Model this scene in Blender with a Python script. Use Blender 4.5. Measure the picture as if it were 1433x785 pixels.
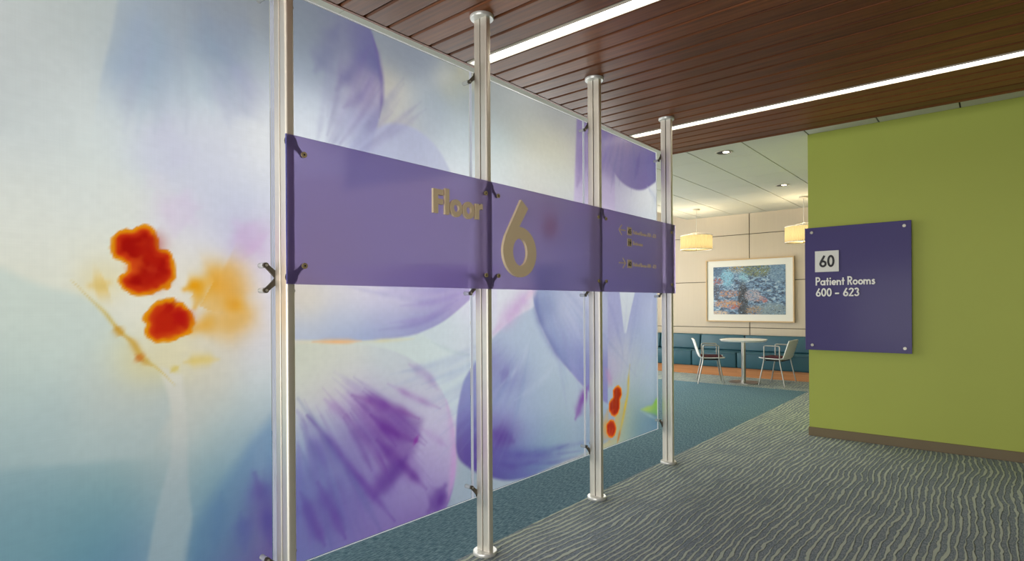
import bpy, bmesh, math, random
import numpy as np
from mathutils import Vector, Matrix

random.seed(7)
scene = bpy.context.scene
COL = scene.collection
for _o in list(bpy.data.objects):
    bpy.data.objects.remove(_o, do_unlink=True)
R = math.radians

# ------------------------------------------------------------------ camera
# world: X runs across the corridor, Y along the glass screen, Z up, metres
cam_data = bpy.data.cameras.new('camera')
cam = bpy.data.objects.new('camera', cam_data)
COL.objects.link(cam)
cam_data.sensor_width = 36.0
cam_data.lens = 803.95 / 1433 * 36.0
cam_data.shift_x = 0.0
cam_data.shift_y = (425.53 - 392.5) / 1433
cam_data.clip_start = 0.02
cam_data.clip_end = 200
_F = Vector((-math.sin(R(40.176)), math.cos(R(40.176)), 0))
_Rt = Vector((math.cos(R(40.176)), math.sin(R(40.176)), 0))
_U = Vector((0, 0, 1))
_roll = R(-0.3453)
_R2 = _Rt * math.cos(_roll) + _U * math.sin(_roll)
_U2 = -_Rt * math.sin(_roll) + _U * math.cos(_roll)
cam.matrix_world = Matrix(((_R2.x, _U2.x, -_F.x, 0), (_R2.y, _U2.y, -_F.y, 0),
                           (_R2.z, _U2.z, -_F.z, 1.3527), (0, 0, 0, 1)))
scene.camera = cam

# ------------------------------------------------------------------ world, daylight, exposure
world = bpy.data.worlds.new('world')
scene.world = world
world.use_nodes = True
_bg = world.node_tree.nodes['Background']
_bg.inputs[0].default_value = (0.80, 0.90, 1.0, 1)
_bg.inputs[1].default_value = 1.0

def area_light(name, loc, rot, sx, sy, power, color, spread=180):
    d = bpy.data.lights.new(name, 'AREA')
    d.shape = 'RECTANGLE'; d.size = sx; d.size_y = sy
    d.energy = power; d.color = color; d.spread = R(spread)
    o = bpy.data.objects.new(name, d); COL.objects.link(o)
    o.location = loc; o.rotation_euler = rot
    return o

DAY = 365.0
CORRIDOR_FILL = 285.0
# daylight standing outside the row of windows on the lounge's long left wall, shining in
area_light('window_daylight', (-6.35, 4.15, 1.62), (0, R(-90), 0), 2.7, 14.0, DAY, (1.0, 0.965, 0.915))
# extra fill added at the three end windows to brighten the lounge
area_light('lounge_fill', (-6.34, 8.9, 1.75), (0, R(-90), 0), 2.2, 4.6, 120.0, (1.0, 0.965, 0.90))
# fill added outside an assumed glazed front behind the viewpoint, brightens the corridor
area_light('corridor_fill', (-1.05, -3.45, 1.1), (R(90), 0, 0), 4.6, 1.9, CORRIDOR_FILL, (1.0, 0.985, 0.95))

STRIP = 7.0            # radiance of the linear ceiling lights
scene.view_settings.view_transform = 'Standard'
scene.view_settings.look = 'None'
scene.view_settings.gamma = 1.0
scene.view_settings.use_curve_mapping = False
scene.view_settings.exposure = 0.0
scene.cycles.use_denoising = True
scene.cycles.max_bounces = 10
scene.cycles.diffuse_bounces = 5
scene.cycles.glossy_bounces = 4
scene.cycles.transmission_bounces = 8
scene.cycles.transparent_max_bounces = 12
scene.cycles.sample_clamp_indirect = 6.0
scene.cycles.caustics_reflective = False

# ------------------------------------------------------------------ helpers
def lin(r, g, b):
    def f(c):
        c /= 255.0
        return c / 12.92 if c <= 0.04045 else ((c + 0.055) / 1.055) ** 2.4
    return (f(r), f(g), f(b))

class NT:
    def __init__(self, name):
        self.m = bpy.data.materials.new(name); self.m.use_nodes = True
        self.t = self.m.node_tree; self.t.nodes.clear()
        self.out = self.t.nodes.new('ShaderNodeOutputMaterial')
    def n(self, typ, **kw):
        nd = self.t.nodes.new('ShaderNode' + typ)
        for k, v in kw.items():
            setattr(nd, k, v)
        return nd
    def set(self, nd, **kw):
        for k, v in kw.items():
            nd.inputs[k.replace('_', ' ')].default_value = v
        return nd
    def l(self, a, b):
        self.t.links.new(a, b)

def principled(name, color, rough=0.5, metal=0.0, coat=0.0, var=0.04, nscale=6.0, bump=0.0, bscale=200.0,
               trans=0.0, ior=1.45, spec=0.5, stretch=(1, 1, 1), sheen=0.0):
    """principled surface whose colour and relief come from procedural noise"""
    N = NT(name)
    b = N.n('BsdfPrincipled')
    tc = N.n('TexCoord')
    mp = N.n('Mapping'); mp.inputs['Scale'].default_value = stretch
    N.l(tc.outputs['Object'], mp.inputs['Vector'])
    nz = N.n('TexNoise'); nz.inputs['Scale'].default_value = nscale; nz.inputs['Detail'].default_value = 4
    N.l(mp.outputs['Vector'], nz.inputs['Vector'])
    mx = N.n('MixRGB')
    c = color
    mx.inputs[1].default_value = (c[0] * (1 - var), c[1] * (1 - var), c[2] * (1 - var), 1)
    mx.inputs[2].default_value = (min(1, c[0] * (1 + var)), min(1, c[1] * (1 + var)), min(1, c[2] * (1 + var)), 1)
    N.l(nz.outputs['Fac'], mx.inputs[0])
    N.l(mx.outputs[0], b.inputs['Base Color'])
    b.inputs['Roughness'].default_value = rough
    b.inputs['Metallic'].default_value = metal
    b.inputs['Coat Weight'].default_value = coat
    b.inputs['Coat Roughness'].default_value = 0.15
    b.inputs['Transmission Weight'].default_value = trans
    b.inputs['IOR'].default_value = ior
    b.inputs['Specular IOR Level'].default_value = spec
    b.inputs['Sheen Weight'].default_value = sheen
    if bump > 0:
        n2 = N.n('TexNoise'); n2.inputs['Scale'].default_value = bscale; n2.inputs['Detail'].default_value = 3
        N.l(mp.outputs['Vector'], n2.inputs['Vector'])
        bp = N.n('Bump'); bp.inputs['Strength'].default_value = bump; bp.inputs['Distance'].default_value = 0.01
        N.l(n2.outputs['Fac'], bp.inputs['Height']); N.l(bp.outputs['Normal'], b.inputs['Normal'])
    N.l(b.outputs[0], N.out.inputs[0])
    return N.m

def emitter(name, color, strength):
    N = NT(name)
    e = N.n('Emission'); e.inputs[0].default_value = (*color, 1); e.inputs[1].default_value = strength
    N.l(e.outputs[0], N.out.inputs[0])
    return N.m

def bx(bm, x0, x1, y0, y1, z0, z1):
    vs = [bm.verts.new(p) for p in ((x0, y0, z0), (x1, y0, z0), (x1, y1, z0), (x0, y1, z0),
                                    (x0, y0, z1), (x1, y0, z1), (x1, y1, z1), (x0, y1, z1))]
    for f in ((3, 2, 1, 0), (4, 5, 6, 7), (0, 1, 5, 4), (1, 2, 6, 5), (2, 3, 7, 6), (3, 0, 4, 7)):
        bm.faces.new([vs[i] for i in f])
    return vs

def box_bm(x0, x1, y0, y1, z0, z1, bevel=0.0, seg=2):
    bm = bmesh.new(); bx(bm, x0, x1, y0, y1, z0, z1)
    if bevel > 0:
        bmesh.ops.bevel(bm, geom=bm.edges[:], offset=bevel, segments=seg, profile=0.5, affect='EDGES')
    return bm

def lathe(bm, prof, cx=0, cy=0, seg=24):
    """revolve (r, z) pairs about the vertical through (cx, cy); r = 0 closes"""
    rings = []
    for r, z in prof:
        if r <= 1e-6:
            rings.append([bm.verts.new((cx, cy, z))])
        else:
            rings.append([bm.verts.new((cx + r * math.cos(2 * math.pi * i / seg), cy + r * math.sin(2 * math.pi * i / seg), z)) for i in range(seg)])
    for a, b in zip(rings, rings[1:]):
        for i in range(seg):
            j = (i + 1) % seg
            f = []
            for v in (a[i % len(a)], a[j % len(a)], b[j % len(b)], b[i % len(b)]):
                if v not in f:
                    f.append(v)
            if len(f) > 2:
                bm.faces.new(f)

def tube(bm, pts, r, seg=10, caps=True):
    pts = [Vector(p) for p in pts]
    n = len(pts)
    up = None; rings = []
    for i, p in enumerate(pts):
        d = (pts[min(i + 1, n - 1)] - pts[max(i - 1, 0)]).normalized()
        if up is None:
            up = d.orthogonal().normalized()
        up = (up - d * up.dot(d)).normalized()
        s = d.cross(up)
        rings.append([bm.verts.new(p + up * (r * math.cos(2 * math.pi * k / seg)) + s * (r * math.sin(2 * math.pi * k / seg))) for k in range(seg)])
    for a, b in zip(rings, rings[1:]):
        for k in range(seg):
            bm.faces.new((a[k], a[(k + 1) % seg], b[(k + 1) % seg], b[k]))
    if caps:
        bm.faces.new(rings[0][::-1]); bm.faces.new(rings[-1])

def fillet(pts, r, seg=4):
    """round the inner corners of a polyline"""
    pts = [Vector(p) for p in pts]
    out = [pts[0]]
    for a, b, c in zip(pts, pts[1:], pts[2:]):
        p0 = b + (a - b).normalized() * min(r, (a - b).length * .45)
        p1 = b + (c - b).normalized() * min(r, (c - b).length * .45)
        for i in range(seg + 1):
            t = i / seg
            out.append(p0.lerp(b, t).lerp(b.lerp(p1, t), t))
    out.append(pts[-1])
    return out

def prism(bm, pts, axis, a, b):
    """extrude a 2-D outline along an axis ('x': outline is (y,z); 'y': (x,z); 'z': (x,y))"""
    def mk(p, h):
        return {'x': (h, p[0], p[1]), 'y': (p[0], h, p[1]), 'z': (p[0], p[1], h)}[axis]
    lo = [bm.verts.new(mk(p, a)) for p in pts]; hi = [bm.verts.new(mk(p, b)) for p in pts]
    n = len(pts)
    bm.faces.new(lo[::-1]); bm.faces.new(hi)
    for i in range(n):
        j = (i + 1) % n
        bm.faces.new((lo[i], lo[j], hi[j], hi[i]))

def ring_prism(bm, outer, inner, axis, a, b):
    def mk(p, h):
        return {'x': (h, p[0], p[1]), 'y': (p[0], h, p[1]), 'z': (p[0], p[1], h)}[axis]
    V = [[bm.verts.new(mk(p, h)) for p in pts] for pts in (outer, inner) for h in (a, b)]
    n = len(outer)
    for i in range(n):
        j = (i + 1) % n
        oa, ob, ia, ib = V
        bm.faces.new((oa[i], oa[j], ob[j], ob[i])); bm.faces.new((ia[j], ia[i], ib[i], ib[j]))
        bm.faces.new((ob[i], ob[j], ib[j], ib[i])); bm.faces.new((oa[j], oa[i], ia[i], ia[j]))

def obj(name, bm, mat, parent=None, smooth=None):
    bmesh.ops.recalc_face_normals(bm, faces=bm.faces[:])
    me = bpy.data.meshes.new(name)
    bm.to_mesh(me); bm.free()
    me.materials.append(mat)
    if smooth is not None:
        me.polygons.foreach_set('use_smooth', [True] * len(me.polygons))
        me.set_sharp_from_angle(angle=R(smooth))
    o = bpy.data.objects.new(name, me); COL.objects.link(o)
    if parent:
        o.parent = parent
    return o

def tag(o, label, cat, group=None, kind=None):
    o['label'] = label
    if cat: o['category'] = cat
    if group: o['group'] = group
    if kind: o['kind'] = kind
    return o

def thing(name, label, cat, loc=(0, 0, 0), rotz=0.0, group=None):
    o = bpy.data.objects.new(name, None); COL.objects.link(o)
    o.empty_display_size = 0.1
    o.location = loc; o.rotation_euler = (0, 0, rotz)
    return tag(o, label, cat, group)

def struct(name, bm, mat, label, cat):
    return tag(obj(name, bm, mat), label, cat, kind='structure')

def again(o, parent, loc=None, name=None):
    """a copy of a part that shares its mesh"""
    c = o.copy(); COL.objects.link(c); c.parent = parent
    if loc is not None: c.location = loc
    return c

def dup(root, loc, rotz, label):
    r = root.copy(); COL.objects.link(r); r.location = loc; r.rotation_euler = (0, 0, rotz); r['label'] = label
    for ch in list(root.children):
        c = ch.copy(); COL.objects.link(c); c.parent = r
        for g in list(ch.children):
            d = g.copy(); COL.objects.link(d); d.parent = c
    return r

def circle(cx, cy, r, n=20, r2=None):
    r2 = r if r2 is None else r2
    return [(cx + r * math.cos(2 * math.pi * i / n), cy + r2 * math.sin(2 * math.pi * i / n)) for i in range(n)]

# ------------------------------------------------------------------ materials
def ripple_carpet_mat():
    N = NT('ripple_carpet')
    g = N.n('NewGeometry'); sx = N.n('SeparateXYZ'); N.l(g.outputs['Position'], sx.inputs[0])
    def noise(scale_vec, scale, detail=2):
        mp = N.n('Mapping'); mp.inputs['Scale'].default_value = scale_vec
        N.l(g.outputs['Position'], mp.inputs['Vector'])
        nz = N.n('TexNoise'); nz.inputs['Scale'].default_value = scale; nz.inputs['Detail'].default_value = detail
        N.l(mp.outputs['Vector'], nz.inputs['Vector'])
        return nz.outputs['Fac']
    def math_(op, a, b=None):
        m = N.n('Math', operation=op)
        for i, v in enumerate((a, b)):
            if v is None: continue
            if isinstance(v, (int, float)): m.inputs[i].default_value = v
            else: N.l(v, m.inputs[i])
        return m.outputs[0]
    w1 = math_('MULTIPLY', math_('SUBTRACT', noise((.8, .55, 1), 1.3, 1), .5), .17)
    w2 = math_('MULTIPLY', math_('SUBTRACT', noise((1, .55, 1), 6.0, 2), .5), .05)
    w3 = math_('MULTIPLY', math_('SUBTRACT', noise((1, .6, 1), 17.0, 2), .5), .026)
    x = math_('ADD', math_('ADD', sx.outputs['X'], w1), math_('ADD', w2, w3))
    ph = math_('MULTIPLY', x, 2 * math.pi / 0.039)
    s = math_('MULTIPLY', math_('ADD', math_('SINE', ph), 1.0), .5)
    th = math_('ADD', math_('MULTIPLY', noise((1, .3, 1), 11.0, 2), 1.25), -.03)
    mr = N.n('MapRange', interpolation_type='SMOOTHSTEP')
    N.l(s, mr.inputs['Value'])
    N.l(math_('SUBTRACT', th, .02), mr.inputs['From Min']); N.l(math_('ADD', th, .26), mr.inputs['From Max'])
    ridge = mr.outputs['Result']
    # heathered pile in the troughs: short streaks of blue grey and taupe
    streak = noise((1.0, .25, 1), 160.0, 2)
    blotch = noise((1, 1, 1), 5.0, 2)
    c0 = N.n('ValToRGB'); e = c0.color_ramp.elements
    e[0].position = .36; e[0].color = (*lin(116, 131, 138), 1); e[1].position = .64; e[1].color = (*lin(158, 167, 168), 1)
    N.l(streak, c0.inputs[0])
    ct = N.n('MixRGB', blend_type='MULTIPLY'); ct.inputs[0].default_value = .35
    ctr = N.n('ValToRGB'); ctr.color_ramp.elements[0].color = (.72, .74, .8, 1); ctr.color_ramp.elements[1].color = (1, .98, .92, 1)
    N.l(blotch, ctr.inputs[0]); N.l(c0.outputs[0], ct.inputs[1]); N.l(ctr.outputs[0], ct.inputs[2])
    c1 = N.n('MixRGB'); c1.inputs[1].default_value = (*lin(176, 188, 172), 1); c1.inputs[2].default_value = (*lin(204, 211, 194), 1)
    N.l(noise((1, 1, 1), 260.0, 1), c1.inputs[0])
    mx = N.n('MixRGB'); N.l(ridge, mx.inputs[0]); N.l(ct.outputs[0], mx.inputs[1]); N.l(c1.outputs[0], mx.inputs[2])
    b = N.n('BsdfPrincipled'); b.inputs['Roughness'].default_value = .95; b.inputs['Specular IOR Level'].default_value = .1
    N.l(mx.outputs[0], b.inputs['Base Color'])
    h = math_('ADD', ridge, math_('MULTIPLY', noise((1, 1, 1), 300.0, 1), .35))
    bp = N.n('Bump'); bp.inputs['Strength'].default_value = 1.0; bp.inputs['Distance'].default_value = .012
    N.l(h, bp.inputs['Height']); N.l(bp.outputs['Normal'], b.inputs['Normal'])
    N.l(b.outputs[0], N.out.inputs[0])
    return N.m

def plain_carpet_mat():
    N = NT('plain_carpet')
    g = N.n('NewGeometry')
    def noise(sv, sc, d=2):
        mp = N.n('Mapping'); mp.inputs['Scale'].default_value = sv; N.l(g.outputs['Position'], mp.inputs['Vector'])
        nz = N.n('TexNoise'); nz.inputs['Scale'].default_value = sc; nz.inputs['Detail'].default_value = d
        N.l(mp.outputs['Vector'], nz.inputs['Vector']); return nz.outputs['Fac']
    a = noise((1, .16, 1), 150); c = noise((.2, 1, 1), 150); d = noise((1, 1, 1), 320, 1); w = noise((1, 1, 1), 1.2, 2)
    def ramp(src, p0, c0, p1, c1):
        r = N.n('ValToRGB'); r.color_ramp.elements[0].position = p0; r.color_ramp.elements[0].color = (*c0, 1)
        r.color_ramp.elements[1].position = p1; r.color_ramp.elements[1].color = (*c1, 1); N.l(src, r.inputs[0]); return r.outputs[0]
    base = ramp(a, .38, lin(84, 118, 134), .66, lin(140, 170, 178))
    m1 = N.n('MixRGB', blend_type='MULTIPLY'); m1.inputs[0].default_value = .8
    N.l(base, m1.inputs[1]); N.l(ramp(c, .35, (.68, .72, .76), .65, (1, 1, 1)), m1.inputs[2])
    m2 = N.n('MixRGB', blend_type='MULTIPLY'); m2.inputs[0].default_value = .7
    N.l(m1.outputs[0], m2.inputs[1]); N.l(ramp(d, .35, (.6, .65, .7), .65, (1, 1, 1)), m2.inputs[2])
    m3 = N.n('MixRGB', blend_type='MULTIPLY'); m3.inputs[0].default_value = .4
    N.l(m2.outputs[0], m3.inputs[1]); N.l(ramp(w, .3, (.8, .82, .85), .7, (1, 1, 1)), m3.inputs[2])
    b = N.n('BsdfPrincipled'); b.inputs['Roughness'].default_value = .95; b.inputs['Specular IOR Level'].default_value = .1
    N.l(m3.outputs[0], b.inputs['Base Color'])
    bp = N.n('Bump'); bp.inputs['Strength'].default_value = .7; bp.inputs['Distance'].default_value = .004
    N.l(a, bp.inputs['Height']); N.l(bp.outputs['Normal'], b.inputs['Normal'])
    N.l(b.outputs[0], N.out.inputs[0])
    return N.m

def wood_mat(name, dark, light, rough=.3, coat=.35, axis='x', rnd=.22, spec=.5):
    """wood with grain drawn out along one axis; each board takes its own tone"""
    N = NT(name)
    tc = N.n('TexCoord'); oi = N.n('ObjectInfo')
    add = N.n('VectorMath', operation='ADD')
    sc = N.n('VectorMath', operation='SCALE'); sc.inputs['Scale'].default_value = 37.0
    cb = N.n('CombineXYZ'); N.l(oi.outputs['Random'], cb.inputs[0]); N.l(oi.outputs['Random'], cb.inputs[1])
    N.l(cb.outputs[0], sc.inputs[0]); N.l(tc.outputs['Object'], add.inputs[0]); N.l(sc.outputs[0], add.inputs[1])
    mp = N.n('Mapping'); mp.inputs['Scale'].default_value = (.6, 14, 14) if axis == 'x' else (14, .6, 14)
    N.l(add.outputs[0], mp.inputs['Vector'])
    n1 = N.n('TexNoise'); n1.inputs['Scale'].default_value = 3.0; n1.inputs['Detail'].default_value = 6; n1.inputs['Distortion'].default_value = .4
    N.l(mp.outputs['Vector'], n1.inputs['Vector'])
    r = N.n('ValToRGB'); r.color_ramp.elements[0].position = .3; r.color_ramp.elements[0].color = (*dark, 1)
    r.color_ramp.elements[1].position = .72; r.color_ramp.elements[1].color = (*light, 1)
    N.l(n1.outputs['Fac'], r.inputs[0])
    hs = N.n('HueSaturation')
    mr = N.n('MapRange'); mr.inputs['To Min'].default_value = 1 - rnd; mr.inputs['To Max'].default_value = 1 + rnd
    N.l(oi.outputs['Random'], mr.inputs['Value']); N.l(mr.outputs[0], hs.inputs['Value']); N.l(r.outputs[0], hs.inputs['Color'])
    b = N.n('BsdfPrincipled'); N.l(hs.outputs[0], b.inputs['Base Color'])
    b.inputs['Roughness'].default_value = rough; b.inputs['Coat Weight'].default_value = coat; b.inputs['Coat Roughness'].default_value = .18
    b.inputs['Specular IOR Level'].default_value = spec
    N.l(b.outputs[0], N.out.inputs[0])
    return N.m

def print_mat():
    """backlit printed film laminated in glass: lets light through, scatters it, keeps a satin face"""
    N = NT('printed_glass')
    at = N.n('Attribute', attribute_name='print')
    tc = N.n('TexCoord')
    mp = N.n('Mapping'); mp.inputs['Scale'].default_value = (1, 260, 3); N.l(tc.outputs['Object'], mp.inputs['Vector'])
    n1 = N.n('TexNoise'); n1.inputs['Scale'].default_value = 1.0; n1.inputs['Detail'].default_value = 1
    N.l(mp.outputs['Vector'], n1.inputs['Vector'])
    mp2 = N.n('Mapping'); mp2.inputs['Scale'].default_value = (1, 3, 260); N.l(tc.outputs['Object'], mp2.inputs['Vector'])
    n2 = N.n('TexNoise'); n2.inputs['Scale'].default_value = 1.0; n2.inputs['Detail'].default_value = 1
    N.l(mp2.outputs['Vector'], n2.inputs['Vector'])
    ad = N.n('Math', operation='ADD'); N.l(n1.outputs['Fac'], ad.inputs[0]); N.l(n2.outputs['Fac'], ad.inputs[1])
    mr = N.n('MapRange'); mr.inputs['From Min'].default_value = .6; mr.inputs['From Max'].default_value = 1.4
    mr.inputs['To Min'].default_value = .982; mr.inputs['To Max'].default_value = 1.018; N.l(ad.outputs[0], mr.inputs['Value'])
    mu = N.n('VectorMath', operation='SCALE'); N.l(at.outputs['Color'], mu.inputs[0]); N.l(mr.outputs[0], mu.inputs['Scale'])
    tr = N.n('BsdfTranslucent'); N.l(mu.outputs[0], tr.inputs['Color'])
    df = N.n('BsdfDiffuse'); N.l(mu.outputs[0], df.inputs['Color'])
    m1 = N.n('MixShader'); m1.inputs[0].default_value = .12; N.l(tr.outputs[0], m1.inputs[1]); N.l(df.outputs[0], m1.inputs[2])
    gl = N.n('BsdfGlossy'); gl.inputs['Roughness'].default_value = .22; gl.inputs['Color'].default_value = (1, 1, 1, 1)
    fr = N.n('Fresnel'); fr.inputs['IOR'].default_value = 1.4
    m2 = N.n('MixShader'); N.l(fr.outputs[0], m2.inputs[0]); N.l(m1.outputs[0], m2.inputs[1]); N.l(gl.outputs[0], m2.inputs[2])
    N.l(m2.outputs[0], N.out.inputs[0])
    return N.m

def edge_glass_mat(name='polished_glass_edge', k=1.0):
    N = NT(name)
    tr = N.n('BsdfTranslucent'); tr.inputs[0].default_value = (.95 * k, .97 * k, .98 * k ** .6, 1)
    df = N.n('BsdfDiffuse'); df.inputs[0].default_value = (.9 * k, .93 * k, .95 * k ** .6, 1)
    m = N.n('MixShader'); m.inputs[0].default_value = .3; N.l(tr.outputs[0], m.inputs[1]); N.l(df.outputs[0], m.inputs[2])
    N.l(m.outputs[0], N.out.inputs[0])
    return N.m

def purple_mat():
    """frosted purple acrylic: part solid tint, part light coming blurred through it"""
    N = NT('purple_acrylic')
    tc = N.n('TexCoord'); nz = N.n('TexNoise'); nz.inputs['Scale'].default_value = 1.6; N.l(tc.outputs['Object'], nz.inputs['Vector'])
    c = N.n('MixRGB'); c.inputs[1].default_value = (*lin(130, 114, 176), 1); c.inputs[2].default_value = (*lin(138, 121, 184), 1)
    N.l(nz.outputs['Fac'], c.inputs[0])
    df = N.n('BsdfDiffuse'); N.l(c.outputs[0], df.inputs['Color'])
    gl = N.n('BsdfRefraction'); gl.inputs['Color'].default_value = (.79, .71, .94, 1)
    gl.inputs['Roughness'].default_value = .42; gl.inputs['IOR'].default_value = 1.3
    m = N.n('MixShader'); m.inputs[0].default_value = .64; N.l(df.outputs[0], m.inputs[1]); N.l(gl.outputs[0], m.inputs[2])
    gs = N.n('BsdfGlossy'); gs.inputs['Roughness'].default_value = .3
    fr = N.n('Fresnel'); fr.inputs['IOR'].default_value = 1.3
    m2 = N.n('MixShader'); N.l(fr.outputs[0], m2.inputs[0]); N.l(m.outputs[0], m2.inputs[1]); N.l(gs.outputs[0], m2.inputs[2])
    N.l(m2.outputs[0], N.out.inputs[0])
    return N.m

def shade_mat():
    N = NT('pleated_linen_shade')
    tc = N.n('TexCoord'); nz = N.n('TexNoise'); nz.inputs['Scale'].default_value = 40
    N.l(tc.outputs['Object'], nz.inputs['Vector'])
    c = N.n('MixRGB'); c.inputs[1].default_value = (.25, .205, .115, 1); c.inputs[2].default_value = (.29, .245, .145, 1); N.l(nz.outputs['Fac'], c.inputs[0])
    tr = N.n('BsdfTranslucent'); N.l(c.outputs[0], tr.inputs['Color']); df = N.n('BsdfDiffuse'); N.l(c.outputs[0], df.inputs['Color'])
    m = N.n('MixShader'); m.inputs[0].default_value = .45; N.l(tr.outputs[0], m.inputs[1]); N.l(df.outputs[0], m.inputs[2])
    N.l(m.outputs[0], N.out.inputs[0])
    return N.m

def pane_mat():
    N = NT('window_glass')
    t = N.n('BsdfTransparent'); g = N.n('BsdfGlossy'); g.inputs['Roughness'].default_value = .02
    m = N.n('MixShader'); m.inputs[0].default_value = .05; N.l(t.outputs[0], m.inputs[1]); N.l(g.outputs[0], m.inputs[2])
    N.l(m.outputs[0], N.out.inputs[0])
    return N.m

def painting_mat():
    """loose water painting: dabs of blue, teal, brown and orange, drawn out sideways"""
    N = NT('pond_painting')
    tc = N.n('TexCoord')
    sx = N.n('SeparateXYZ'); N.l(tc.outputs['Object'], sx.inputs[0])
    def noise(sv, sc, d, off=0):
        mp = N.n('Mapping'); mp.inputs['Scale'].default_value = sv; mp.inputs['Location'].default_value = (off, off, off)
        N.l(tc.outputs['Object'], mp.inputs['Vector'])
        nz = N.n('TexNoise'); nz.inputs['Scale'].default_value = sc; nz.inputs['Detail'].default_value = d; nz.inputs['Distortion'].default_value = .8
        N.l(mp.outputs['Vector'], nz.inputs['Vector']); return nz.outputs['Fac']
    r = N.n('ValToRGB'); cr = r.color_ramp
    cols = ((.26, (24, 34, 48)), (.38, (48, 64, 86)), (.46, (72, 100, 132)), (.52, (90, 124, 156)), (.58, (122, 156, 184)), (.66, (178, 200, 212)), (.76, (110, 84, 66)))
    cr.elements[0].position = cols[0][0]; cr.elements[0].color = (*lin(*cols[0][1]), 1)
    cr.elements[1].position = cols[-1][0]; cr.elements[1].color = (*lin(*cols[-1][1]), 1)
    for p, c in cols[1:-1]:
        e = cr.elements.new(p); e.color = (*lin(*c), 1)
    N.l(noise((1, 1, 1.8), 16, 6), r.inputs[0])
    def blob(x, z, rx, rz):
        a = N.n('Math', operation='SUBTRACT'); N.l(sx.outputs['X'], a.inputs[0]); a.inputs[1].default_value = x
        b = N.n('Math', operation='SUBTRACT'); N.l(sx.outputs['Z'], b.inputs[0]); b.inputs[1].default_value = z
        a2 = N.n('Math', operation='DIVIDE'); N.l(a.outputs[0], a2.inputs[0]); a2.inputs[1].default_value = rx
        b2 = N.n('Math', operation='DIVIDE'); N.l(b.outputs[0], b2.inputs[0]); b2.inputs[1].default_value = rz
        a3 = N.n('Math', operation='MULTIPLY'); N.l(a2.outputs[0], a3.inputs[0]); N.l(a2.outputs[0], a3.inputs[1])
        b3 = N.n('Math', operation='MULTIPLY_ADD'); N.l(b2.outputs[0], b3.inputs[0]); N.l(b2.outputs[0], b3.inputs[1]); N.l(a3.outputs[0], b3.inputs[2])
        m = N.n('MapRange', interpolation_type='SMOOTHSTEP'); N.l(b3.outputs[0], m.inputs['Value'])
        m.inputs['From Min'].default_value = 0; m.inputs['From Max'].default_value = 1; m.inputs['To Min'].default_value = 1; m.inputs['To Max'].default_value = 0
        return m.outputs[0]
    dab = noise((1, 1, 1.7), 30, 4, 5)
    cur = r.outputs[0]
    for (x, z, rx, rz, c, th) in ((-.62, .40, .22, .16, (58, 90, 122), .42), (-.40, .25, .16, .22, (120, 180, 205), .46), (-.08, .28, .12, .16, (130, 182, 200), .47),
                                  (-.15, .42, .30, .10, (150, 130, 60), .5), (.18, .38, .34, .16, (106, 116, 76), .45), (.55, .30, .22, .25, (106, 136, 160), .44),
                                  (-.10, -.22, .13, .48, (26, 34, 42), .36), (-.60, .18, .16, .10, (150, 76, 64), .5), (-.36, -.06, .26, .09, (176, 128, 96), .49),
                                  (-.40, -.26, .34, .09, (190, 138, 92), .46), (-.28, -.32, .14, .06, (180, 96, 70), .46), (.20, -.16, .14, .07, (186, 134, 112), .5), (.30, -.20, .07, .05, (184, 104, 82), .46),
                                  (.08, -.10, .18, .14, (168, 156, 162), .46), (.42, -.38, .40, .16, (124, 142, 148), .42), (.10, -.38, .2, .12, (160, 128, 86), .5), (-.55, -.44, .22, .06, (200, 176, 150), .44), (-.62, -.02, .1, .18, (52, 58, 80), .42)):
        mk = blob(x, z, rx, rz)
        t = N.n('MapRange', interpolation_type='SMOOTHSTEP'); N.l(dab, t.inputs['Value']); t.inputs['From Min'].default_value = th - .03; t.inputs['From Max'].default_value = th + .08
        f = N.n('Math', operation='MULTIPLY'); N.l(mk, f.inputs[0]); N.l(t.outputs[0], f.inputs[1])
        f2 = N.n('Math', operation='MULTIPLY'); f2.use_clamp = True; N.l(f.outputs[0], f2.inputs[0]); f2.inputs[1].default_value = 1.6
        mx = N.n('MixRGB'); N.l(f2.outputs[0], mx.inputs[0]); N.l(cur, mx.inputs[1]); mx.inputs[2].default_value = (*lin(*c), 1); cur = mx.outputs[0]
    fl = noise((1, 1, 3.0), 34, 2, 9)
    t = N.n('MapRange'); N.l(fl, t.inputs['Value']); t.inputs['From Min'].default_value = .60; t.inputs['From Max'].default_value = .74
    mx = N.n('MixRGB'); N.l(t.outputs[0], mx.inputs[0]); N.l(cur, mx.inputs[1]); mx.inputs[2].default_value = (*lin(178, 198, 208), 1)
    t2 = N.n('MapRange'); N.l(fl, t2.inputs['Value']); t2.inputs['From Min'].default_value = .40; t2.inputs['From Max'].default_value = .28
    mx2 = N.n('MixRGB'); N.l(t2.outputs[0], mx2.inputs[0]); N.l(mx.outputs[0], mx2.inputs[1]); mx2.inputs[2].default_value = (*lin(44, 56, 66), 1)
    b = N.n('BsdfPrincipled'); b.inputs['Roughness'].default_value = .35; N.l(mx2.outputs[0], b.inputs['Base Color'])
    N.l(b.outputs[0], N.out.inputs[0])
    return N.m

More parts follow.
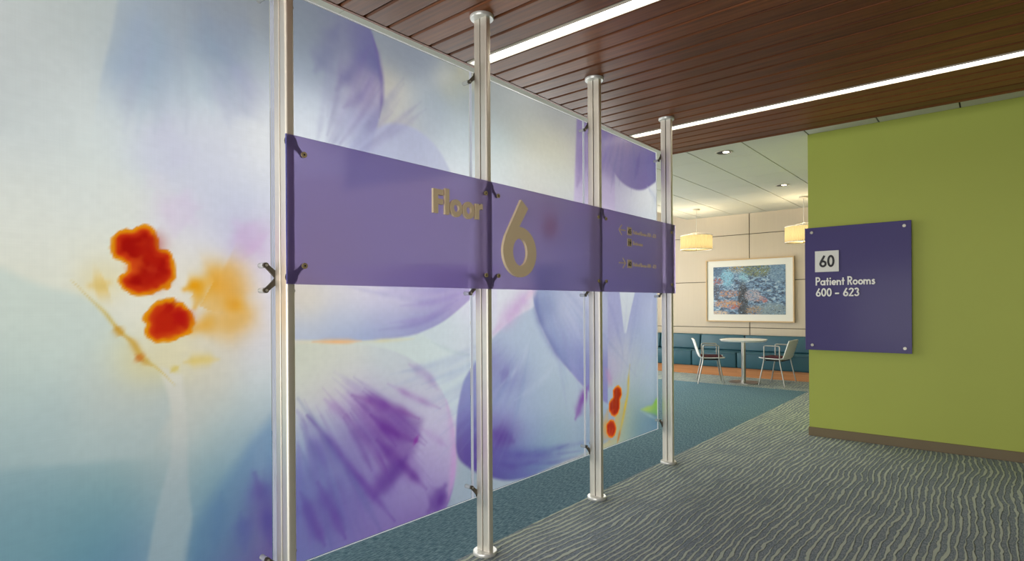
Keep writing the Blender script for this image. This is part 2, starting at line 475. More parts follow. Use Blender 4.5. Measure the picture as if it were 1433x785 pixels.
M = dict(
    ripple=ripple_carpet_mat(), plain=plain_carpet_mat(),
    plank=wood_mat('cherry_plank', (.122, .034, .009), (.240, .076, .020), rough=.42, coat=.03, spec=.22),
    plankdark=principled('ceiling_backing', (.012, .007, .005), .8),
    tile=principled('acoustic_tile', lin(206, 205, 191), .95, var=.05, nscale=90, bump=.35, bscale=260, spec=.1),
    gridm=principled('ceiling_grid', lin(150, 145, 125), .7),
    griddark=principled('ceiling_void', lin(70, 68, 55), .9),
    green=principled('green_paint', lin(174, 184, 86), .55, var=.02, nscale=2, bump=.04, bscale=500, spec=.3),
    brownbase=principled('brown_rubber_base', lin(116, 102, 74), .55, var=.06),
    wallpanel=principled('wall_panel_laminate', lin(206, 192, 170), .5, var=.04, nscale=3, stretch=(18, 18, .5), spec=.3),
    walldark=principled('panel_reveal', lin(80, 70, 55), .8),
    white=principled('off_white_paint', lin(205, 203, 196), .8, var=.02),
    corridor=principled('taupe_corridor_paint', lin(120, 108, 92), .75, var=.03),
    walnut=wood_mat('dark_walnut', (.035, .018, .008), (.075, .040, .018), rough=.5, coat=0, axis='y', rnd=0),
    alu=principled('satin_aluminium', (.86, .81, .71), .54, metal=.92, var=.03, nscale=12, stretch=(1, 1, .05)),
    flange=principled('light_grey_metal', (.70, .70, .66), .35, metal=.45),
    bronze=principled('dark_bronze', (.10, .086, .062), .4, metal=.5),
    brass=principled('brass_bolt', (.50, .40, .22), .4, metal=.5),
    nickel=principled('nickel_bolt', (.40, .38, .32), .42, metal=.7),
    clear=principled('clear_standoff', (.85, .88, .88), .15, trans=.6),
    printm=print_mat(), edge=edge_glass_mat(), margin=edge_glass_mat('frosted_margin', .72), purple=purple_mat(),
    purplewall=principled('purple_panel', lin(72, 64, 116), .5, var=.03, nscale=2, coat=.08, spec=.3),
    purpleedge=principled('purple_panel_edge', lin(110, 108, 190), .2, trans=.3),
    tan=principled('tan_letter_paint', lin(232, 212, 176), .6, var=.03, spec=.3),
    cream=principled('cream_letter', lin(250, 248, 238), .5, var=.02),
    plaque=principled('pale_plaque', lin(232, 232, 222), .5, var=.02),
    black=principled('black_letter', lin(28, 28, 30), .5),
    teal=principled('teal_vinyl', lin(44, 88, 102), .45, var=.05, nscale=5, bump=.08, bscale=70, coat=.1),
    orangewood=wood_mat('orange_wood', lin(186, 122, 72), lin(206, 142, 88), rough=.45, coat=.1, rnd=.03),
    maple=principled('maple_frame', lin(205, 175, 130), .4, var=.08, nscale=8, stretch=(1, 1, 8)),
    mat=principled('picture_mat', lin(232, 230, 220), .8, var=.01),
    painting=painting_mat(),
    shell=principled('white_plastic_shell', lin(242, 242, 238), .35, var=.02),
    pad=principled('maroon_pad', lin(78, 30, 44), .9, var=.1, nscale=60, bump=.2),
    steel=principled('brushed_steel', (.50, .49, .46), .3, metal=.9, var=.03),
    under=principled('black_underframe', (.03, .03, .03), .6),
    tabletop=principled('white_laminate', lin(236, 236, 230), .3, var=.01),
    shade=shade_mat(),
    pane=pane_mat(),
    lampglow=emitter('warm_lamp', (1.0, .82, .55), 9.0),
    stripglow=emitter('linear_diffuser', (1.0, .945, .85), STRIP),
    fixture=principled('light_trim', lin(190, 182, 165), .5),
    chrome=principled('downlight_reflector', (.75, .73, .70), .12, metal=1.0),
)

# ------------------------------------------------------------------ the setting
HW, HA = 2.917, 3.059            # undersides of the wood soffit and of the acoustic ceiling
XW, YW = -2.634, 5.70            # edges of the wood soffit
YB = 11.313                      # lounge back wall
YG, XGC = 6.418, -1.466          # green wall face and its left corner
XL, XR, YF = -6.0, 3.4, -3.0     # window wall, far right wall, wall behind the camera

floor = struct('floor', box_bm(XL, XR, YF, YB, -.10, -.012), M['griddark'], 'carpeted floor of the corridor and lounge', 'floor')
obj('ripple_carpet', box_bm(-2.1918, XR, YF, YB, -.012, 0), M['ripple'], floor)
obj('plain_carpet', box_bm(XL, -2.1918, YF, 9.53, -.012, 0), M['plain'], floor)
obj('ripple_carpet', box_bm(XL, -2.1918, 9.53, YB, -.012, 0), M['ripple'], floor)

# wood soffit: boards run across the corridor, two of the gaps take the linear lights
soffit = struct('ceiling', box_bm(XW, XR, YF, YW, HW + .030, HA + .10), M['plankdark'], 'dark cherry plank soffit over the corridor', 'ceiling')
LIGHTS_Y = ((2.655, 2.766), (4.800, 4.912), (0.510, 0.621), (-1.635, -1.524))
def plank_rows():
    ys = []
    y = LIGHTS_Y[1][1]
    while y + .150 < YW - .02:
        ys.append((y, y + .150)); y += .150
    ys.append((y, YW))
    def fill(a, b):
        n = round((b - a) / .151); w = (b - a) / n
        for i in range(n): ys.append((a + i * w, a + (i + 1) * w))
    fill(LIGHTS_Y[0][1], LIGHTS_Y[1][0]); fill(LIGHTS_Y[2][1], LIGHTS_Y[0][0]); fill(LIGHTS_Y[3][1], LIGHTS_Y[2][0]); fill(YF, LIGHTS_Y[3][0])
    return ys
for y0, y1 in plank_rows():
    w = (y1 - y0) / 2 - .0042
    bm = bmesh.new()
    # board with eased lower edges
    e = .010
    prism(bm, [(-w, 0.028), (-w, e), (-w + e * .45, e * .25), (-w + e, 0), (w - e, 0), (w - e * .45, e * .25), (w, e), (w, .028)], 'x', XW + .018, XR)
    o = obj('plank', bm, M['plank'], soffit)
    o.location = (0, (y0 + y1) / 2, HW)
tag(obj('trim_1', box_bm(XW - .004, XW + .014, YF, YW, HW - .002, HA + .1), M['plank']), 'thin dark wood edge board of the plank soffit beside the glass screen', 'trim', kind='structure')
tag(obj('trim_2', box_bm(XW + .014, XR, YW, YW + .016, HW - .002, HA + .1), M['plank']), 'thin dark wood edge board of the plank soffit at its lounge end', 'trim', kind='structure')

# acoustic ceiling of lay-in tiles
def acoustic(label, x0, x1, y0, y1, xs, ys):
    c = struct('ceiling', box_bm(x0, x1, y0, y1, HA + .012, HA + .10), M['griddark'], label, 'ceiling')
    T = .6096; cache = {}
    i0 = math.floor((x0 - xs) / T) - 1; j0 = math.floor((y0 - ys) / T) - 1
    for i in range(i0, i0 + 40):
        for j in range(j0, j0 + 40):
            a, b = max(xs + i * T, x0), min(xs + (i + 1) * T, x1)
            d, e = max(ys + j * T, y0), min(ys + (j + 1) * T, y1)
            if b - a < .03 or e - d < .03: continue
            key = (round(b - a, 3), round(e - d, 3))
            if key not in cache:
                bm = bmesh.new()
                w, h = (b - a) / 2 - .0065, (e - d) / 2 - .0022
                vs = [(-w, -h), (w, -h), (w, h), (-w, h)]
                prism(bm, vs, 'z', 0.0, .014)
                o = obj('ceiling_tile', bm, M['tile'], c); cache[key] = o
            else:
                o = again(cache[key], c)
            o.location = ((a + b) / 2, (d + e) / 2, HA)
    return c
XA, YA = -2.068, 6.80
acoustic('white acoustic tile ceiling over the lounge', -4.822, XR, YW + .016, YB, XA, YA)
acoustic('white acoustic tile ceiling behind the glass screen', -4.822, XW - .004, YF, YW + .016, XA, YA)
struct('ceiling', box_bm(XL, -4.822, YF, YB, 3.60, 3.70), M['white'], 'plain high ceiling pocket along the lounge windows', 'ceiling')
tag(obj('trim_3', box_bm(-4.84, -4.822, YF, YB, HA - .004, 3.60), M['white']), 'white edge of the acoustic ceiling at the window pocket', 'trim', kind='structure')

# lounge back wall: laminate panels with open reveals
wb = struct('wall_back', box_bm(XL, XR, YB + .012, YB + .12, 0, 3.6), M['walldark'], 'tan panelled back wall of the lounge', 'wall')
zs = (0.0, .872, 1.766, 2.666, 3.6); PW = 2.44
xs_ = [-3.611 + k * PW for k in range(-1, 4)]; xs_ = [XL] + [x for x in xs_ if XL < x < XR] + [XR]
for xa, xb in zip(xs_, xs_[1:]):
    for za, zb in zip(zs, zs[1:]):
        w, h = (xb - xa) / 2 - .007, (zb - za) / 2 - .006
        o = obj('wall_panel', box_bm(-w, w, -.008, .014, -h, h, .002, 1), M['wallpanel'], wb)
        o.location = ((xa + xb) / 2, YB + .008, (za + zb) / 2)

# green wall (end of a room block) with its base
struct('wall_right', box_bm(XGC, XR, YG, YG + 2.2, 0, HA - .001), M['green'], 'lime green painted wall beside the lounge opening', 'wall')
tag(obj('baseboard_right', box_bm(XGC - .006, XR, YG - .010, YG + .4, 0, .089, .003, 1), M['brownbase']), 'dark brown baseboard along the lime green wall', 'baseboard', kind='structure')

# window wall on the far side of the lounge
WIN = [(-2.4 + k * 1.9, -2.4 + k * 1.9 + 1.65) for k in range(7)]
bm = bmesh.new()
bx(bm, XL - .2, XL, YF, YB + .12, 0, .35); bx(bm, XL - .2, XL, YF, YB + .12, 2.85, 3.7)
edges = [YF] + [v for w in WIN for v in w] + [YB + .12]
for a, b in zip(edges[::2], edges[1::2]): bx(bm, XL - .2, XL, a, b, .35, 2.85)
struct('wall_left', bm, M['white'], 'white window wall on the far side of the lounge', 'wall')
for k, (a, b) in enumerate(WIN):
    bm = bmesh.new()
    for (p, q_, r, s) in ((a, a + .05, .35, 2.85), (b - .05, b, .35, 2.85), (a + .05, b - .05, .35, .40), (a + .05, b - .05, 2.80, 2.85), (a + .05, b - .05, 1.05, 1.10)):
        bx(bm, XL - .12, XL - .06, p, q_, r, s)
    f = struct('window_%d' % (k + 1), bm, M['flange'], 'lounge window number %d along the far white wall, out of view' % (k + 1), 'window')
    for (za, zb) in ((.40, 1.05), (1.10, 2.80)):
        obj('pane', box_bm(XL - .093, XL - .087, a + .05, b - .05, za, zb), M['pane'], f)
# rest of the shell, behind and to the right of the camera
bm = bmesh.new()
bx(bm, XL - .2, -3.35, YF - .12, YF, 0, 3.7); bx(bm, 1.25, XR, YF - .12, YF, 0, 3.7); bx(bm, -3.35, 1.25, YF - .12, YF, 2.3, 3.7); bx(bm, -3.35, 1.25, YF - .12, YF, 0, .1)
struct('wall_front', bm, M['corridor'], 'taupe wall with an assumed glazed front added for fill light behind the viewpoint, out of view', 'wall')
bm = bmesh.new()  # assumed glazed front, added to let fill light into the corridor
for k in range(5):
    x = -3.35 + k * 1.1375; bx(bm, x, x + .05, YF - .09, YF - .03, .1, 2.3)
bx(bm, -3.30, 1.20, YF - .09, YF - .03, .1, .15); bx(bm, -3.30, 1.20, YF - .09, YF - .03, 2.25, 2.3)
f = struct('window_8', bm, M['flange'], 'assumed glazed front added behind the viewpoint for fill light, out of view', 'window')
for k in range(4):
    obj('pane', box_bm(-3.30 + k * 1.1375, -3.35 + (k + 1) * 1.1375, YF - .063, YF - .057, .15, 2.25), M['pane'], f)
struct('wall_end', box_bm(XR, XR + .12, YF - .12, YB + .12, 0, 3.7), M['walnut'], 'dark walnut wall at the far right of the corridor, out of view', 'wall')

# ------------------------------------------------------------------ linear ceiling lights
for k, (y0, y1) in enumerate(LIGHTS_Y):
    yc, w = (y0 + y1) / 2, (y1 - y0) / 2
    t = thing('linear_light', ('recessed linear strip light in the plank soffit crossing above the second post',
                               'recessed linear strip light in the plank soffit nearest the lounge, passing behind the end post',
                               'recessed linear strip light in the plank soffit nearly above the viewpoint, out of view',
                               'recessed linear strip light in the plank soffit behind the viewpoint, out of view')[k], 'ceiling light', (0, yc, HW), 0, 'linear lights in the plank soffit')
    bm = bmesh.new()
    bx(bm, XW + .02, XR - .01, -w + .003, -w + .016, -.003, .028); bx(bm, XW + .02, XR - .01, w - .008, w - .003, -.003, .028)
    bx(bm, XW + .02, XW + .032, -w + .016, w - .008, -.003, .028)
    obj('trim_frame', bm, M['fixture'], t)
    obj('diffuser', box_bm(XW + .032, XR - .01, -w + .016, w - .008, .010, .026), M['stripglow'], t)
PRINT_LIT_BASE = [(0.549,2.32,0.094,0.106,180,188,190),(0.649,2.335,0.069,0.086,152,168,190),(0.691,2.253,0.065,0.072,148,170,200),(0.617,2.133,0.05,0.06,150,172,200),(0.712,2.162,0.056,0.062,155,175,202),(0.804,2.369,0.079,0.088,155,165,178),(0.827,2.248,0.067,0.074,165,180,195),(0.927,2.454,0.077,0.081,142,152,168),(0.926,2.334,0.074,0.082,148,162,182),(1.061,2.464,0.075,0.072,150,158,170),(1.125,2.516,0.091,0.087,148,152,158),(1.06,2.324,0.071,0.067,158,176,190),(1.141,2.307,0.069,0.066,178,184,196),(0.587,2.03,0.045,0.057,198,208,216),(0.648,2.07,0.046,0.052,185,200,215),(0.734,2.082,0.056,0.062,188,200,215),(0.826,2.145,0.061,0.067,188,204,218),(0.925,2.147,0.066,0.072,195,210,222),(1.026,2.217,0.07,0.073,168,178,205),(1.147,2.208,0.081,0.078,208,210,218),(0.566,1.931,0.051,0.064,215,222,222),(0.647,1.95,0.058,0.072,210,218,224),(0.756,1.975,0.068,0.075,205,208,226),(0.874,2.002,0.073,0.077,213,216,229),(0.977,2.053,0.074,0.078,213,215,229),(1.116,2.058,0.094,0.09,232,233,235),(0.566,1.815,0.07,0.079,218,224,222),(0.689,1.838,0.061,0.069,212,220,228),(0.759,1.85,0.064,0.067,205,208,228),(0.873,1.871,0.071,0.075,208,210,230),(0.976,1.89,0.081,0.084,212,214,231),(1.115,1.915,0.093,0.093,230,231,236),(0.565,1.676,0.067,0.079,220,224,222),(0.646,1.71,0.064,0.071,224,224,215),(0.754,1.712,0.064,0.071,222,222,228),(0.819,1.682,0.062,0.068,214,208,226),(0.923,1.72,0.07,0.07,205,208,229),(1.029,1.747,0.069,0.069,200,203,229),(1.144,1.762,0.096,0.092,212,216,236),(0.56,1.536,0.055,0.066,228,226,210),(0.896,1.585,0.071,0.071,222,220,230),(1.001,1.634,0.064,0.064,196,195,226),(1.073,1.604,0.061,0.064,206,180,216),(1.143,1.59,0.077,0.074,216,205,231),(0.564,1.455,0.036,0.04,228,220,195),(0.568,1.429,0.036,0.042,225,205,140),(0.827,1.497,0.073,0.081,230,224,212),(0.921,1.467,0.051,0.054,226,210,178),(1.0,1.456,0.05,0.05,222,215,218),(1.112,1.46,0.074,0.074,226,219,233),(0.563,1.362,0.042,0.051,230,226,212),(0.644,1.35,0.059,0.07,230,226,212),(0.973,1.415,0.049,0.049,225,205,170),(1.054,1.346,0.062,0.062,223,213,212),(1.126,1.346,0.067,0.067,226,221,233),(0.582,1.233,0.057,0.072,205,212,205),(0.664,1.229,0.056,0.063,226,221,200),(0.797,1.183,0.058,0.061,226,216,185),(0.92,1.241,0.078,0.086,222,212,196),(1.054,1.235,0.068,0.068,217,209,212),(1.14,1.202,0.075,0.072,217,213,226),(0.562,1.118,0.063,0.075,195,202,196),(0.685,1.142,0.062,0.069,216,206,165),(0.774,1.172,0.05,0.056,222,213,175),(0.919,1.121,0.077,0.081,214,206,186),(1.053,1.096,0.074,0.077,206,208,210),(1.14,1.087,0.071,0.071,206,213,221),(0.562,1.026,0.062,0.074,192,196,192),(0.684,1.008,0.064,0.075,195,198,192),(0.773,0.996,0.07,0.078,198,197,188),(0.918,0.975,0.084,0.084,196,198,193),(1.052,0.956,0.074,0.074,186,198,200),(1.139,0.944,0.081,0.077,178,192,202),(0.561,0.91,0.066,0.079,165,185,188),(0.684,0.887,0.064,0.071,170,185,185),(0.784,0.868,0.068,0.079,190,192,190),(0.917,0.842,0.078,0.078,166,186,188),(1.023,0.822,0.074,0.074,150,176,190),(1.138,0.801,0.092,0.088,122,156,186),(0.561,0.794,0.062,0.074,130,165,172),(0.683,0.765,0.066,0.073,135,165,172),(0.772,0.744,0.064,0.067,155,172,178),(0.867,0.721,0.064,0.071,132,166,175),(0.969,0.697,0.08,0.08,112,150,178),(0.56,0.678,0.064,0.072,110,155,170),(0.661,0.649,0.066,0.074,115,155,172),(0.771,0.618,0.07,0.078,145,170,180),(0.891,0.584,0.081,0.085,104,144,172),(0.559,0.551,0.069,0.088,92,143,165),(0.66,0.517,0.068,0.076,98,138,170),(0.77,0.48,0.067,0.075,138,163,178),(0.865,0.448,0.085,0.085,95,138,168),(0.387,2.235,0.121,0.168,185,190,192),(0.386,1.955,0.124,0.151,205,212,215),(0.384,1.632,0.111,0.145,222,224,218),(0.383,1.373,0.102,0.134,226,224,208),(0.382,1.158,0.101,0.132,196,206,200),(0.381,0.944,0.101,0.132,160,182,186),(0.38,0.729,0.105,0.145,108,152,168),(1.737,2.578,0.102,0.084,146,155,170),(1.727,2.403,0.113,0.089,194,188,178),(1.735,2.303,0.094,0.075,202,200,190),(1.803,2.688,0.124,0.099,140,148,165),(1.892,2.594,0.1,0.079,140,150,170),(1.987,2.551,0.091,0.066,150,160,176),(1.986,2.404,0.106,0.082,165,178,192),(2.097,2.547,0.067,0.048,180,182,178),(2.138,2.521,0.065,0.048,188,187,165),(2.22,2.622,0.093,0.065,170,172,165),(2.191,2.459,0.084,0.062,172,181,186),(2.274,2.521,0.089,0.063,160,172,180),(2.19,2.304,0.099,0.072,186,198,206),(2.272,2.244,0.085,0.061,202,213,222),(2.243,2.101,0.108,0.076,228,236,243),(1.985,2.286,0.114,0.085,178,188,206),(1.799,2.267,0.099,0.079,195,196,200),(2.11,2.191,0.087,0.063,206,216,226),(2.216,2.174,0.069,0.049,212,222,230),(1.306,2.586,0.154,0.148,135,145,160),(1.304,2.313,0.113,0.109,165,178,200),(1.286,2.127,0.123,0.109,228,233,245),(1.981,1.816,0.243,0.181,225,222,232),(1.549,1.766,0.228,0.191,222,222,236),(1.367,1.621,0.161,0.144,224,218,215),(2.296,1.773,0.201,0.14,225,228,236),(2.667,1.765,0.17,0.11,220,222,228),(2.955,1.928,0.225,0.136,215,205,200),(3.279,1.769,0.327,0.182,190,195,225),(2.805,1.644,0.228,0.142,220,222,235),(2.537,1.88,0.177,0.118,215,215,225),(4.08,1.775,0.298,0.144,190,195,215),(4.45,1.86,0.336,0.154,190,195,210),(3.859,1.869,0.285,0.146,190,180,210),(1.297,1.175,0.088,0.078,226,214,185),(1.296,1.103,0.085,0.078,210,212,196),(1.47,1.12,0.124,0.111,216,215,205),(1.705,1.164,0.179,0.146,206,215,214),(1.976,1.148,0.141,0.105,206,218,220),(2.262,1.12,0.119,0.085,206,213,222),(2.1,1.073,0.09,0.066,216,226,229),(2.206,1.019,0.072,0.051,214,227,228),(2.261,0.963,0.091,0.063,192,206,216),(2.125,0.957,0.084,0.061,205,215,222),(2.204,0.832,0.131,0.094,200,212,224),(2.2,0.368,0.1,0.072,160,178,195),(2.173,0.297,0.094,0.07,150,165,190),(2.312,0.3,0.089,0.062,160,178,196),(2.078,0.191,0.171,0.125,150,165,188),(2.494,2.656,0.167,0.11,152,159,163),(2.556,2.514,0.171,0.108,172,178,180),(2.491,2.29,0.149,0.102,192,206,211),(2.553,2.177,0.12,0.076,217,223,223),(2.489,2.094,0.143,0.094,232,240,243),(2.814,2.626,0.183,0.115,166,169,170),(2.813,2.447,0.166,0.105,187,189,182),(2.96,2.389,0.151,0.09,208,204,185),(2.81,2.215,0.151,0.093,217,216,206),(2.882,2.114,0.17,0.104,224,226,223),(3.12,2.612,0.191,0.112,166,168,170),(3.184,2.436,0.141,0.082,203,199,180),(3.199,2.294,0.184,0.103,207,206,190),(3.197,2.139,0.209,0.122,212,216,213),(3.287,2.556,0.174,0.097,172,173,172),(2.501,1.376,0.131,0.087,228,230,240),(2.532,1.271,0.096,0.062,222,226,241),(2.732,1.412,0.154,0.098,226,222,232),(2.481,1.21,0.129,0.085,232,222,236),(2.731,1.289,0.143,0.089,214,214,228),(2.46,0.242,0.133,0.088,165,180,200),(2.791,0.209,0.197,0.124,160,180,195),(3.178,0.281,0.268,0.155,192,190,178),(3.441,0.255,0.216,0.117,165,178,190),(2.653,0.213,0.146,0.096,162,180,198),(3.758,2.289,0.17,0.088,166,160,192),(3.862,2.197,0.134,0.067,192,186,206),(4.085,2.172,0.175,0.087,202,200,216),(4.326,2.175,0.162,0.075,216,215,216),(4.521,2.243,0.205,0.094,221,222,226),(4.587,2.116,0.25,0.112,216,226,236),(3.756,2.117,0.167,0.084,190,180,216),(3.76,2.423,0.275,0.142,165,155,190),(3.748,1.378,0.252,0.131,165,165,212),(3.851,1.269,0.205,0.105,165,165,211),(4.254,1.349,0.259,0.124,160,165,211),(4.442,1.259,0.214,0.099,170,180,216),(4.574,1.134,0.264,0.119,165,181,216),(3.744,1.111,0.198,0.103,160,160,206),(3.742,0.897,0.182,0.093,172,155,200),(3.848,0.943,0.149,0.074,186,185,206),(4.014,1.014,0.176,0.088,192,196,206),(4.312,1.026,0.245,0.115,150,166,206),(4.127,0.808,0.227,0.109,180,190,196),(4.436,0.779,0.182,0.082,160,181,201),(4.183,0.572,0.219,0.105,150,176,182),(4.434,0.611,0.193,0.089,142,166,187),(4.568,0.705,0.199,0.09,150,170,201),(4.181,0.399,0.164,0.08,108,150,165),(4.457,0.343,0.217,0.1,98,138,165),(3.973,0.433,0.142,0.071,180,186,165),(3.737,0.508,0.166,0.087,228,178,80),(3.695,0.408,0.149,0.077,225,165,60),(3.755,0.275,0.183,0.095,196,196,168),(3.971,0.322,0.169,0.084,150,172,160),(4.701,0.253,0.34,0.151,98,138,165),(4.854,0.867,0.359,0.154,150,170,200),(4.861,1.379,0.388,0.166,165,178,212)]  # print colours with the grey light falloff at the panel tops painted in
